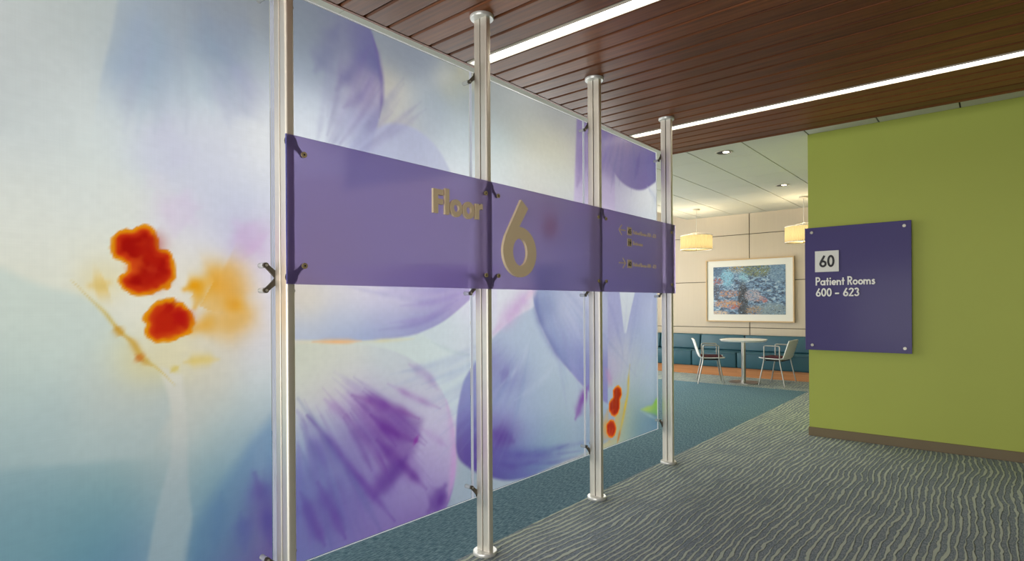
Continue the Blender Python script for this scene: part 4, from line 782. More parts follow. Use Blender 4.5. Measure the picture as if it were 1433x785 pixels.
('line',[(1.39,2.038),(1.47,2.197),(1.544,2.365),(1.612,2.547)],0.0073,0.0121,(122,105,172),0.18484872798394783),
('line',[(1.387,2.016),(1.466,2.147),(1.538,2.287),(1.607,2.439)],0.0062,0.0165,(119,117,169),0.21676739079107668),
('line',[(1.392,2.009),(1.475,2.133),(1.552,2.266),(1.626,2.412)],0.0059,0.0147,(114,109,170),0.2100176370737299),
('line',[(1.461,2.073),(1.533,2.172),(1.601,2.279),(1.663,2.396)],0.0069,0.0186,(125,106,168),0.2499894515854053),
('line',[(1.404,2.001),(1.505,2.124),(1.599,2.26),(1.699,2.41)],0.0049,0.0121,(113,106,166),0.21069840967055786),
('line',[(1.466,2.044),(1.583,2.171),(1.702,2.311),(1.821,2.471)],0.0073,0.0159,(121,119,168),0.22321502484831257),
('line',[(1.534,2.095),(1.629,2.2),(1.726,2.311),(1.819,2.439)],0.0076,0.0194,(115,115,165),0.19522411835524234),
('line',[(1.534,2.076),(1.624,2.164),(1.717,2.258),(1.805,2.369)],0.0075,0.0151,(122,109,169),0.13418307858639064),
('line',[(1.438,1.988),(1.542,2.076),(1.646,2.175),(1.755,2.287)],0.006,0.0133,(126,113,170),0.12042643754506265),
('line',[(1.537,2.042),(1.664,2.141),(1.793,2.254),(1.933,2.383)],0.005,0.0151,(125,113,170),0.20464548182991257),
('line',[(1.485,1.994),(1.634,2.097),(1.794,2.213),(1.965,2.354)],0.0056,0.0176,(120,104,167),0.14879479955703875),
('line',[(2.798,1.06),(2.722,0.825),(2.623,0.604),(2.489,0.401)],0.0085,0.0146,(122,143,198),0.20381954909685163),
('line',[(2.761,0.972),(2.669,0.768),(2.561,0.579),(2.415,0.411)],0.0046,0.0119,(128,132,197),0.13038501583442416),
('line',[(2.69,0.836),(2.597,0.697),(2.496,0.568),(2.365,0.457)],0.0048,0.0147,(137,141,208),0.13598272097078934),
('line',[(2.745,1.054),(2.637,0.871),(2.506,0.707),(2.358,0.558)],0.0052,0.0134,(130,136,203),0.16863478916196975),
('line',[(2.634,0.843),(2.524,0.699),(2.388,0.576),(2.248,0.463)],0.0072,0.0166,(136,146,212),0.15018977115513155),
('line',[(2.659,0.975),(2.551,0.849),(2.432,0.737),(2.296,0.639)],0.0071,0.0152,(124,144,207),0.20309506774927022),
('line',[(2.678,1.02),(2.527,0.845),(2.37,0.69),(2.194,0.556)],0.0063,0.015,(131,145,197),0.20618737649885296),
('line',[(2.691,1.08),(2.551,0.929),(2.397,0.798),(2.234,0.681)],0.0065,0.0148,(132,143,206),0.16898758963966526),
('line',[(2.629,1.022),(2.435,0.834),(2.233,0.676),(2.023,0.543)],0.0052,0.0137,(130,144,200),0.14620875606828582),
('line',[(2.513,0.94),(2.368,0.83),(2.213,0.741),(2.049,0.669)],0.0071,0.0164,(136,141,208),0.18931980842288748),
('line',[(2.475,0.936),(2.353,0.861),(2.231,0.795),(2.092,0.747)],0.0041,0.0133,(123,145,204),0.1869545229251578),
('line',[(2.438,0.938),(2.3,0.855),(2.154,0.791),(2.006,0.737)],0.0065,0.0172,(131,139,200),0.11466996926229206),
('line',[(2.567,1.073),(2.384,0.961),(2.2,0.869),(2.009,0.799)],0.0048,0.0129,(131,144,212),0.16737992375282318),
('line',[(2.597,1.107),(2.406,0.994),(2.219,0.899),(2.025,0.827)],0.0046,0.0137,(129,132,197),0.11516310023404375),
('line',[(2.514,1.061),(2.327,0.966),(2.144,0.888),(1.955,0.834)],0.0065,0.0113,(133,146,209),0.14363800032572013),
('line',[(2.359,0.983),(2.204,0.921),(2.049,0.874),(1.892,0.842)],0.0069,0.0144,(126,147,201),0.10913616045498058),
('line',[(2.514,1.104),(2.323,1.025),(2.14,0.962),(1.953,0.92)],0.0048,0.0139,(129,140,210),0.17244673963438964),
('line',[(2.388,1.06),(2.231,1.009),(2.074,0.975),(1.922,0.948)],0.0052,0.0132,(122,146,211),0.2041376907353127),
('line',[(2.548,1.152),(2.298,1.057),(2.059,0.993),(1.834,0.942)],0.0073,0.0155,(137,135,202),0.09707599990632744),
('line',[(2.467,1.136),(2.181,1.048),(1.919,0.99),(1.674,0.951)],0.0056,0.0109,(129,144,211),0.11161506740595208),
('line',[(2.261,1.078),(2.102,1.049),(1.95,1.032),(1.802,1.025)],0.0068,0.0165,(130,143,202),0.15726550452924914),
('line',[(2.428,1.142),(2.177,1.082),(1.949,1.038),(1.73,1.018)],0.0046,0.0176,(124,140,199),0.12506324018626366),
('line',[(2.393,0.54),(2.711,0.458),(3.088,0.397),(3.548,0.372)],0.0075,0.0217,(86,84,174),0.23901158273465486),
('line',[(2.54,0.457),(2.742,0.417),(2.969,0.395),(3.225,0.4)],0.0087,0.0175,(87,85,172),0.3268634317512707),
('line',[(2.341,0.54),(2.625,0.451),(2.961,0.377),(3.37,0.326)],0.0082,0.0128,(96,86,177),0.34973061275514955),
('line',[(2.489,0.456),(2.745,0.381),(3.04,0.319),(3.396,0.288)],0.0066,0.0163,(99,91,176),0.32087100111820027),
('line',[(2.323,0.528),(2.549,0.447),(2.813,0.382),(3.127,0.334)],0.0048,0.016,(99,84,178),0.27331130734272957),
('line',[(2.356,0.494),(2.576,0.412),(2.833,0.348),(3.135,0.292)],0.0047,0.0137,(90,80,175),0.19382154242623711),
('line',[(2.532,0.376),(2.78,0.29),(3.069,0.216),(3.418,0.162)],0.0062,0.0218,(98,85,178),0.36006000580392356),
('line',[(2.326,0.491),(2.526,0.404),(2.761,0.33),(3.047,0.277)],0.0077,0.0122,(95,77,172),0.20954487682748102),
('line',[(3.294,1.419),(3.512,1.29),(3.734,1.144),(3.963,0.971)],0.0069,0.0146,(147,144,200),0.13011563003925125),
('line',[(3.049,1.528),(3.397,1.319),(3.762,1.063),(4.194,0.76)],0.0073,0.0197,(134,146,197),0.23117904178815296),
('line',[(3.135,1.465),(3.412,1.277),(3.704,1.062),(4.018,0.806)],0.0067,0.0202,(144,155,205),0.1288250932807751),
('line',[(3.093,1.47),(3.311,1.305),(3.548,1.124),(3.785,0.91)],0.006,0.0138,(135,155,208),0.15129156453828016),
('line',[(3.259,1.343),(3.39,1.22),(3.529,1.093),(3.66,0.949)],0.0075,0.0151,(132,150,197),0.21623411442887389),
('line',[(3.111,1.423),(3.321,1.242),(3.53,1.039),(3.738,0.806)],0.0057,0.0143,(133,154,210),0.16781743028604976),
('line',[(3.254,1.28),(3.444,1.089),(3.632,0.878),(3.827,0.643)],0.0061,0.0244,(140,146,198),0.15942463373012003),
('line',[(3.17,1.304),(3.344,1.098),(3.523,0.877),(3.692,0.629)],0.0086,0.0153,(138,145,209),0.16471306755535697),
('line',[(3.156,1.265),(3.289,1.094),(3.415,0.91),(3.517,0.708)],0.0062,0.0175,(139,140,204),0.1499015437027443),
('line',[(2.944,1.481),(3.11,1.259),(3.265,1.017),(3.42,0.75)],0.0083,0.0202,(140,151,202),0.14802333352497857),
('line',[(2.998,1.384),(3.143,1.169),(3.274,0.937),(3.394,0.684)],0.009,0.0132,(145,143,204),0.18399498380251644),
('line',[(2.934,1.445),(3.034,1.265),(3.125,1.075),(3.207,0.872)],0.0063,0.0208,(144,149,204),0.16122605806342877),
('line',[(2.916,1.456),(3.026,1.247),(3.12,1.026),(3.221,0.79)],0.009,0.0161,(134,155,211),0.14984278220637715),
('line',[(3.005,1.244),(3.089,1.041),(3.157,0.829),(3.217,0.605)],0.0078,0.0153,(138,140,204),0.15095863215485714),
('line',[(4.452,2.732),(4.573,2.615),(4.707,2.497),(4.844,2.368)],0.007,0.0159,(108,95,167),0.2648907643231859),
('line',[(4.279,2.823),(4.366,2.701),(4.456,2.576),(4.563,2.446)],0.0079,0.0222,(117,92,165),0.29673104622742874),
('line',[(4.202,2.84),(4.273,2.663),(4.352,2.483),(4.44,2.295)],0.0094,0.014,(118,97,166),0.18752880945511685),
('line',[(4.142,2.703),(4.164,2.563),(4.179,2.422),(4.203,2.277)],0.0092,0.0191,(108,106,167),0.27838285275756935),
('line',[(4.105,2.632),(4.108,2.494),(4.121,2.357),(4.116,2.213)],0.0089,0.0208,(113,105,168),0.1573085671944264),
('line',[(4.015,2.691),(3.989,2.548),(3.96,2.407),(3.924,2.261)],0.0058,0.0203,(109,105,160),0.24386767141040858),
('line',[(3.946,2.637),(3.897,2.485),(3.838,2.334),(3.798,2.183)],0.0056,0.0172,(104,102,161),0.2128454927468307),
('line',[(3.87,2.625),(3.825,2.529),(3.78,2.436),(3.73,2.34)],0.0049,0.0207,(115,103,164),0.2522231948234528),
('line',[(3.867,2.692),(3.76,2.509),(3.658,2.333),(3.551,2.158)],0.0071,0.0193,(106,92,175),0.23925788638532203),
('line',[(3.853,2.765),(3.717,2.592),(3.595,2.426),(3.473,2.262)],0.0082,0.0159,(107,105,171),0.25150225404573995),
('line',[(3.66,0.55),(3.551,0.779),(3.448,0.999),(3.342,1.217)],0.0056,0.0093,(157,150,200),0.1270123906760141),
('line',[(3.645,0.726),(3.593,0.871),(3.546,1.012),(3.481,1.155)],0.0038,0.0138,(151,151,205),0.16982400041180507),
('line',[(3.716,0.648),(3.663,0.857),(3.61,1.063),(3.547,1.269)],0.0054,0.0161,(146,158,206),0.11314963941769705),
('line',[(3.793,0.516),(3.755,0.738),(3.725,0.958),(3.691,1.181)],0.0062,0.0101,(144,150,198),0.10202487566973407),
('line',[(3.817,0.449),(3.798,0.676),(3.776,0.903),(3.762,1.133)],0.0064,0.0107,(153,150,206),0.14551712346483953),
('line',[(3.85,0.434),(3.872,0.737),(3.889,1.044),(3.907,1.361)],0.0045,0.0144,(147,157,204),0.10049891160458155),
('line',[(3.924,0.71),(3.961,0.947),(4.006,1.187),(4.05,1.439)],0.0069,0.0119,(150,158,210),0.15740089814471445),
('line',[(3.906,0.431),(3.988,0.75),(4.088,1.075),(4.171,1.423)],0.006,0.012,(151,154,200),0.17171242583906957),
('line',[(3.913,0.382),(4.033,0.693),(4.155,1.019),(4.291,1.368)],0.0068,0.0149,(146,159,204),0.15462524081524234),
('line',[(4.106,0.675),(4.173,0.816),(4.26,0.957),(4.338,1.108)],0.0068,0.016,(147,154,198),0.16674064420350337),
('line',[(3.98,0.407),(4.121,0.634),(4.285,0.868),(4.432,1.129)],0.0056,0.0146,(151,165,199),0.08983262197625688),
('line',[(4.185,0.611),(4.311,0.749),(4.436,0.893),(4.552,1.052)],0.007,0.0165,(152,158,209),0.1246902587613801),
('line',[(1.251,0.965),(1.392,0.754),(1.54,0.522),(1.683,0.254)],0.0085,0.019,(78,86,164),0.23786132371565727),
('line',[(1.356,0.787),(1.399,0.688),(1.436,0.583),(1.472,0.474)],0.0086,0.0249,(88,88,161),0.14963465356525077),
('line',[(1.261,0.855),(1.341,0.699),(1.407,0.531),(1.478,0.35)],0.0097,0.0168,(88,84,163),0.26883304198972086),
('line',[(1.253,0.769),(1.313,0.616),(1.365,0.456),(1.405,0.285)],0.006,0.0177,(89,85,165),0.20839261343498106),
('line',[(1.173,0.878),(1.226,0.714),(1.279,0.544),(1.322,0.363)],0.0062,0.0207,(86,86,166),0.18690548320400116),
('line',[(1.198,0.749),(1.224,0.65),(1.234,0.547),(1.244,0.442)],0.0052,0.0162,(91,83,166),0.23838894710230166),
('line',[(1.145,0.756),(1.159,0.641),(1.172,0.525),(1.18,0.405)],0.008,0.0158,(90,87,159),0.1546727271633888),
('line',[(1.126,0.75),(1.149,0.601),(1.158,0.45),(1.168,0.295)],0.0077,0.0219,(78,95,158),0.15483759014211204),
('line',[(1.105,0.702),(1.105,0.598),(1.11,0.495),(1.102,0.39)],0.0086,0.0201,(80,84,161),0.23437657907134843),
('line',[(1.055,0.71),(1.051,0.612),(1.046,0.514),(1.027,0.417)],0.0081,0.0196,(90,83,167),0.1863696675071591),
('line',[(0.913,2.414),(0.964,2.337),(1.009,2.25),(1.062,2.162)],0.0073,0.0281,(145,159,203),0.10617217001480246),
('line',[(0.887,2.431),(0.937,2.323),(0.991,2.212),(1.049,2.094)],0.0081,0.0251,(144,168,193),0.12417473846591907),
('line',[(0.887,2.387),(0.925,2.292),(0.966,2.196),(1.008,2.091)],0.011,0.0202,(144,173,195),0.13391373722112718),
('line',[(0.884,2.331),(0.914,2.234),(0.949,2.136),(0.978,2.028)],0.0119,0.0188,(152,164,198),0.10794667243536894),
('line',[(0.838,2.41),(0.864,2.299),(0.889,2.186),(0.917,2.068)],0.0082,0.0282,(147,169,198),0.17912002754598202),
('line',[(0.835,2.318),(0.847,2.247),(0.857,2.174),(0.867,2.098)],0.008,0.0286,(149,173,197),0.09659279623409209),
('line',[(0.801,2.366),(0.807,2.237),(0.821,2.11),(0.825,1.975)],0.0075,0.0185,(157,163,188),0.19464665208691004),
('line',[(0.791,2.338),(0.791,2.253),(0.798,2.169),(0.797,2.081)],0.0082,0.0205,(148,169,194),0.11179383055873846),
('line',[(0.767,2.316),(0.762,2.201),(0.756,2.086),(0.749,1.968)],0.0102,0.0249,(157,165,199),0.13827062362292028),
('line',[(0.76,2.395),(0.749,2.249),(0.737,2.103),(0.724,1.954)],0.0106,0.0209,(145,163,188),0.1989192972291491),
('line',[(0.742,2.39),(0.72,2.241),(0.697,2.093),(0.673,1.944)],0.0082,0.0264,(144,173,199),0.1700767218908628),
('line',[(0.717,2.328),(0.687,2.196),(0.658,2.067),(0.633,1.937)],0.0094,0.0174,(156,160,194),0.19305940505291933),
('line',[(0.707,2.343),(0.675,2.222),(0.643,2.103),(0.617,1.983)],0.0112,0.0227,(155,163,194),0.10807512119564198),
('line',[(0.705,2.396),(0.668,2.288),(0.636,2.182),(0.602,2.076)],0.0066,0.0233,(144,163,203),0.14608287876868697),
('line',[(1.457,1.491),(1.635,1.504),(1.834,1.531),(2.061,1.58)],0.0047,0.0106,(155,140,200),0.14586821493347507),
('line',[(1.668,1.475),(1.822,1.486),(1.991,1.515),(2.179,1.562)],0.0033,0.0139,(153,140,211),0.1715976233060554),
('line',[(1.623,1.468),(1.749,1.481),(1.884,1.498),(2.033,1.532)],0.0034,0.0132,(155,138,205),0.15632638363540416),
('line',[(1.563,1.464),(1.753,1.462),(1.966,1.473),(2.214,1.51)],0.0043,0.0115,(143,147,208),0.1696524795737966),
('line',[(1.653,1.444),(1.845,1.439),(2.062,1.451),(2.314,1.484)],0.0049,0.0135,(147,137,202),0.14662463099411824),
('line',[(1.582,1.447),(1.808,1.434),(2.066,1.43),(2.377,1.46)],0.0058,0.0084,(144,138,213),0.14718994444210887),
('line',[(1.659,1.424),(1.805,1.414),(1.966,1.416),(2.149,1.433)],0.005,0.0135,(145,132,209),0.15017897220674734),
('line',[(1.65,1.415),(1.784,1.405),(1.93,1.403),(2.096,1.419)],0.0051,0.0127,(157,133,213),0.10324040752621062),
('line',[(1.581,1.421),(1.768,1.395),(1.978,1.377),(2.229,1.38)],0.005,0.0099,(145,139,210),0.11102379305420385),
('line',[(1.449,1.449),(1.651,1.408),(1.882,1.372),(2.161,1.353)],0.0038,0.0123,(155,147,207),0.14308433698510598)]

# ------------------------------------------------------------------ printed glass screen
XG = -2.2261                       # plane of the glass
ZG0, ZG1 = .2767, 2.6424
XP, POST = -2.1311, [0.0071 + 1.139 * k for k in range(5)]

def vnoise(a, b, seed):
    """smooth value noise on numpy arrays"""
    ia, ib = np.floor(a).astype(int), np.floor(b).astype(int)
    fa, fb = a - ia, b - ib
    fa, fb = fa * fa * (3 - 2 * fa), fb * fb * (3 - 2 * fb)
    def h(i, j):
        n = (i * 374761393 + j * 668265263 + seed * 974634777) & 0x7fffffff
        n = ((n ^ (n >> 13)) * 1274126177) & 0x7fffffff
        return ((n ^ (n >> 16)) & 0xffff) / 65535.0
    return (h(ia, ib) * (1 - fa) + h(ia + 1, ib) * fa) * (1 - fb) + (h(ia, ib + 1) * (1 - fa) + h(ia + 1, ib + 1) * fa) * fb

def s2l(c):
    c = np.asarray(c, float) / 255.0
    return np.where(c <= .04045, c / 12.92, ((c + .055) / 1.055) ** 2.4)

def blend_samples(Y, Z, smp):
    """colour at every point from scattered colour samples with soft oval reach"""
    num = np.zeros((len(Y), 3)); den = np.zeros(len(Y))
    for (y, z, sy, sz, r, g, b) in smp:
        d2 = ((Y - y) / sy) ** 2 + ((Z - z) / sz) ** 2
        w = np.exp(-.5 * d2) + 2e-4 / (1 + d2) ** 2
        den += w; num += w[:, None] * np.array((r, g, b), float)
    return num / den[:, None]

def smooth_poly(P, closed, sub=5):
    """cubic outline through the points; corners sharper than 50 degrees stay corners"""
    P = np.asarray(P, float); n = len(P); out = []
    def tang(i, side):
        a = P[(i - 1) % n] if closed or i > 0 else None
        b = P[(i + 1) % n] if closed or i < n - 1 else None
        d0 = (P[i] - a) if a is not None else b - P[i]
        d1 = (b - P[i]) if b is not None else P[i] - a
        l0, l1 = np.hypot(*d0) + 1e-9, np.hypot(*d1) + 1e-9
        u0, u1 = d0 / l0, d1 / l1
        if u0 @ u1 < .64: return u1 if side else u0
        t = u0 * l1 + u1 * l0
        return t / (np.hypot(*t) + 1e-9)
    for i in range(n if closed else n - 1):
        k = (i + 1) % n; p1, p2 = P[i], P[k]; L = np.hypot(*(p2 - p1))
        m1, m2 = tang(i, True) * L, tang(k, False) * L
        for q in range(sub):
            t = q / sub
            out.append((2 * t ** 3 - 3 * t * t + 1) * p1 + (t ** 3 - 2 * t * t + t) * m1 + (3 * t * t - 2 * t ** 3) * p2 + (t ** 3 - t * t) * m2)
    if not closed: out.append(P[-1])
    return np.array(out)

def seg_dist(Y, Z, P, closed):
    D = np.full(len(Y), 1e9)
    n = len(P)
    for i in range(n if closed else n - 1):
        a, b = P[i], P[(i + 1) % n]; d = b - a; L = d @ d
        if L < 1e-12: continue
        t = np.clip(((Y - a[0]) * d[0] + (Z - a[1]) * d[1]) / L, 0, 1)
        D = np.minimum(D, (Y - a[0] - t * d[0]) ** 2 + (Z - a[1] - t * d[1]) ** 2)
    return np.sqrt(D)

def along(Y, Z, P):
    """0..1 position along a polyline of the nearest point"""
    D = np.full(len(Y), 1e9); T = np.zeros(len(Y)); n = len(P)
    for i in range(n - 1):
        a, b = P[i], P[i + 1]; d = b - a; L = d @ d
        if L < 1e-12: continue
        t = np.clip(((Y - a[0]) * d[0] + (Z - a[1]) * d[1]) / L, 0, 1)
        q = (Y - a[0] - t * d[0]) ** 2 + (Z - a[1] - t * d[1]) ** 2
        m = q < D
        D[m] = q[m]; T[m] = (i + t[m]) / (n - 1)
    return T

def inside(Y, Z, P):
    c = np.zeros(len(Y), bool); n = len(P)
    for i in range(n):
        a, b = P[i], P[(i + 1) % n]
        if a[1] == b[1]: continue
        cond = ((a[1] > Z) != (b[1] > Z)) & (Y < (b[0] - a[0]) * (Z - a[1]) / (b[1] - a[1]) + a[0])
        c ^= cond
    return c

def sstep(x):
    x = np.clip(x, 0, 1); return x * x * (3 - 2 * x)

def paint(Y, Z):
    C = blend_samples(Y, Z, PRINT_LIT_BASE)
    fine = vnoise(Y * 55, Z * 55, 3) - .5; mid = vnoise(Y * 16, Z * 16, 5) - .5
    for L in PRINT_LAYERS:
        kind, P = L[0], np.asarray(L[1], float)
        S = smooth_poly(P, kind != 'line', 5)
        soft = max((L[3] if kind == 'line' else L[2]), .003)
        reach = soft * 3 + (L[2] * 3 if kind == 'line' else 0)
        sel = np.nonzero((Y > S[:, 0].min() - reach) & (Y < S[:, 0].max() + reach) & (Z > S[:, 1].min() - reach) & (Z < S[:, 1].max() + reach))[0]
        if not len(sel): continue
        y, z = Y[sel], Z[sel]
        D = seg_dist(y, z, S, kind != 'line')
        if kind == 'line':
            t = along(y, z, S)
            taper = .3 + .7 * sstep(t / .3) * sstep((1 - t) / .3)
            sg = (L[2] * .75 + soft * .55) * taper
            a = L[5] * 1.15 * np.exp(-.5 * (D / sg) ** 2) * (.35 + .65 * taper) * (.9 + .7 * mid[sel])
            a = np.clip(a, 0, 1)
            C[sel] = C[sel] * (1 - a[:, None]) + np.array(L[4], float) * a[:, None]
        else:
            sd = np.where(inside(y, z, S), D, -D)
            if kind == 'area':
                a = L[4] * sstep(.5 + sd / (2 * soft))
                C[sel] = C[sel] * (1 - a[:, None]) + blend_samples(y, z, L[3]) * a[:, None]
            else:
                w = soft
                sd = sd + (fine[sel] * .5 + mid[sel] * .55) * w
                a = sstep(.5 + sd / (w * .36))
                k1 = sstep((sd - w * .32) / (w * .7)); k2 = sstep((sd - w * .6) / (w * 1.5)) * np.clip(1.0 + 1.3 * mid[sel] + .9 * fine[sel], 0, 1)
                col = np.array(L[3], float)[None] * (1 - k1[:, None]) + np.array(L[4], float)[None] * k1[:, None]
                col = col * (1 - k2[:, None]) + np.array(L[5], float)[None] * k2[:, None]
                C[sel] = C[sel] * (1 - a[:, None]) + col * a[:, None]
    C = C * (1 + .02 * fine[:, None])
    cool = sstep((C[:, 2] - C[:, 0] - 5) / 30) * .16           # blues greyed to stand in for reflection off the glass
    C = C * (1 - cool[:, None]) + C.mean(1)[:, None] * cool[:, None]
    return np.clip(s2l(C) * PRINT_GAIN, 0, .97)

PRINT_GAIN = 1.04
GLASS_LABELS = ('leftmost printed glass panel with two big red-orange flower stamens on pale petals',
                'printed glass panel with a large purple-veined petal, behind the Floor sign',
                'printed glass panel with broad blue-lavender petals, behind the big numeral 6',
                'end printed glass panel with small red stamens and a green leaf, beside the lounge')
def printed_sheet(y0, y1, step, parent):
    ny, nz = int((y1 - y0) / step), int((ZG1 - ZG0) / step)
    ys, zs_ = np.linspace(y0, y1, ny + 1), np.linspace(ZG0 + .0045, ZG1 - .0045, nz + 1)
    YY, ZZ = np.meshgrid(ys, zs_)
    Y, Z = YY.ravel(), ZZ.ravel()
    co = np.column_stack((np.zeros(len(Y)), Y - parent.location.y, Z - parent.location.z)).astype(np.float32)
    i = np.arange(ny)[None] + (ny + 1) * np.arange(nz)[:, None]
    quads = np.stack((i, i + 1, i + ny + 2, i + ny + 1), -1).reshape(-1, 4)
    me = bpy.data.meshes.new('printed_sheet')
    me.vertices.add(len(co)); me.vertices.foreach_set('co', co.ravel())
    me.loops.add(quads.size); me.loops.foreach_set('vertex_index', quads.ravel().astype(np.int32))
    me.polygons.add(len(quads)); me.polygons.foreach_set('loop_start', np.arange(0, quads.size, 4, dtype=np.int32))
    me.update(calc_edges=True)
    rgb = paint(Y, Z)
    at = me.color_attributes.new('print', 'FLOAT_COLOR', 'POINT')
    at.data.foreach_set('color', np.column_stack((rgb, np.ones(len(rgb)))).astype(np.float32).ravel())
    me.materials.append(M['printm'])
    o = bpy.data.objects.new('printed_sheet', me); COL.objects.link(o); o.parent = parent
    return o
for k in range(4):
    y0, y1 = POST[k] + .0008, POST[k + 1] - .0008
    g = thing('printed_glass_panel', GLASS_LABELS[k], 'glass panel', (XG, (y0 + y1) / 2, ZG0), 0, 'printed glass panels of the flower screen')
    printed_sheet(y0 + .008, y1 - .008, .006 if k < 2 else .0075, g)
    hw, hh = (y1 - y0) / 2, ZG1 - ZG0
    bm = bmesh.new()
    e, f = .0045, .008
    # polished rim: a pale face standing in for edge-lit glass, and the thickness returns
    A, B = [(-hw, 0), (hw, 0), (hw, hh), (-hw, hh)], [(-hw + f, e), (hw - f, e), (hw - f, hh - e), (-hw + f, hh - e)]
    va = [bm.verts.new((.005, *p)) for p in A]; vb = [bm.verts.new((.005, *p)) for p in B]; vc = [bm.verts.new((-.005, *p)) for p in A]
    for i in range(4):
        j = (i + 1) % 4
        if i % 2 == 0: bm.faces.new((va[i], va[j], vb[j], vb[i]))
        bm.faces.new((vc[i], vc[j], va[j], va[i]))
    mg = bmesh.new()
    for a, b in ((-hw, -hw + f), (hw - f, hw)):
        mg.faces.new([mg.verts.new((.005, y, z)) for y, z in ((a, e), (b, e), (b, hh - e), (a, hh - e))])
    obj('frosted_margin', mg, M['margin'], g)
    obj('glass_edge', bm, M['edge'], g)

# ------------------------------------------------------------------ posts with their spider fittings
XSP = -2.0711                      # front face of the purple sign panels
ZS0, ZS1 = 1.4345, 2.0106
def spider(tips, boss, x0, x1, rb):
    """cast plate: a boss with tapering arms (outline in y, z)"""
    bm = bmesh.new()
    prism(bm, circle(boss[0], boss[1], rb, 16), 'x', x0, x1)
    for q, (ty, tz) in enumerate(tips):
        e = .0004 * (q + 1)
        dx, dz = ty - boss[0], tz - boss[1]; L = math.hypot(dx, dz); nx, nz = -dz / L, dx / L
        w0, w1 = rb * .80, .0085
        side = []
        for t in (0, .25, .45, .7, 1):
            w = w1 + (w0 - w1) * (1 - t) ** 2.2
            side.append((boss[0] + dx * t, boss[1] + dz * t, w))
        prism(bm, [(a + nx * w, b + nz * w) for a, b, w in side] + [(a - nx * w, b - nz * w) for a, b, w in side[::-1]], 'x', x0 + e, x1 - e)
        prism(bm, circle(ty, tz, .0105, 12), 'x', x0 - .001, x1 + .001)
    return bm
def xdisc(y, z, r, x0, x1, n=14):
    bm = bmesh.new(); prism(bm, circle(y, z, r, n), 'x', x0, x1); return bm
POST_LABELS = ('silver twin-tube post at the outer end of the glass screen, out of view',
               'nearest silver twin-tube post in view, left of the Floor sign',
               'silver twin-tube post between the word Floor and the numeral 6',
               'silver twin-tube post between the numeral 6 and the directory sign',
               'end silver twin-tube post at the right of the directory sign, beside the lounge')
for k, yp in enumerate(POST):
    t = thing('screen_post', POST_LABELS[k], 'post', (XP, yp, 0), 0, 'silver posts of the glass screen')
    for dx in (-.0252, .0252):
        # flat-sided bar with generously rounded corners
        pr = []
        for qx, qy, a0 in ((1, 1, 0), (-1, 1, 90), (-1, -1, 180), (1, -1, 270)):
            rc = .010 if qx * dx > 0 else .003
            for i in range(7):
                a = R(a0 + 15 * i); pr.append((dx + qx * (.0222 - rc) + rc * math.cos(a), qy * (.0185 - rc) + rc * math.sin(a)))
        bm = bmesh.new(); prism(bm, pr, 'z', .020, HW - .018)
        obj('tube', bm, M['alu'], t, smooth=30)
    obj('spacer', box_bm(-.0042, .0042, -.009, .009, .02, HW - .018), M['under'], t)
    bm = bmesh.new(); lathe(bm, [(0, 0), (.064, 0), (.066, .003), (.066, .015), (.063, .020), (0, .021)], 0, 0, 36)
    obj('floor_flange', bm, M['flange'], t, smooth=35)
    bm = bmesh.new(); lathe(bm, [(0, HW - .019), (.062, HW - .018), (.065, HW - .013), (.065, HW - .001), (0, HW - .0005)], 0, 0, 36)
    obj('ceiling_flange', bm, M['flange'], t, smooth=35)
    sides = {0: (1,), 4: (-1,)}.get(k, (-1, 1))
    # rear fittings that carry the glass
    for boss, tipz in ((2.606, (2.556,)), (1.461, (1.510, 1.412)), (.312, (.362,))):
        tips = [(s * .055, z) for s in sides for z in tipz]
        sp = obj('spider_fitting', spider(tips, (0, boss), -.050, -.040, .019), M['bronze'], t)
        for ty, tz in tips:
            obj('standoff', xdisc(ty, tz, .011, -.0890, -.050), M['clear'], sp)
            obj('bolt', xdisc(ty, tz, .0055, -.040, -.035, 10), M['nickel'], sp)
    # front fittings that carry the purple signs
    xb = XSP - .008 - XP
    if k > 0:
        fs = {1: (1,), 4: (-1,)}.get(k, (-1, 1))
        for boss, tz in ((1.985, 1.941), (1.462, 1.507)):
            tips = [(s * .048, tz) for s in fs]
            sp = obj('spider_fitting', spider(tips, (0, boss), .0475, xb - .0005, .0255), M['bronze'], t)

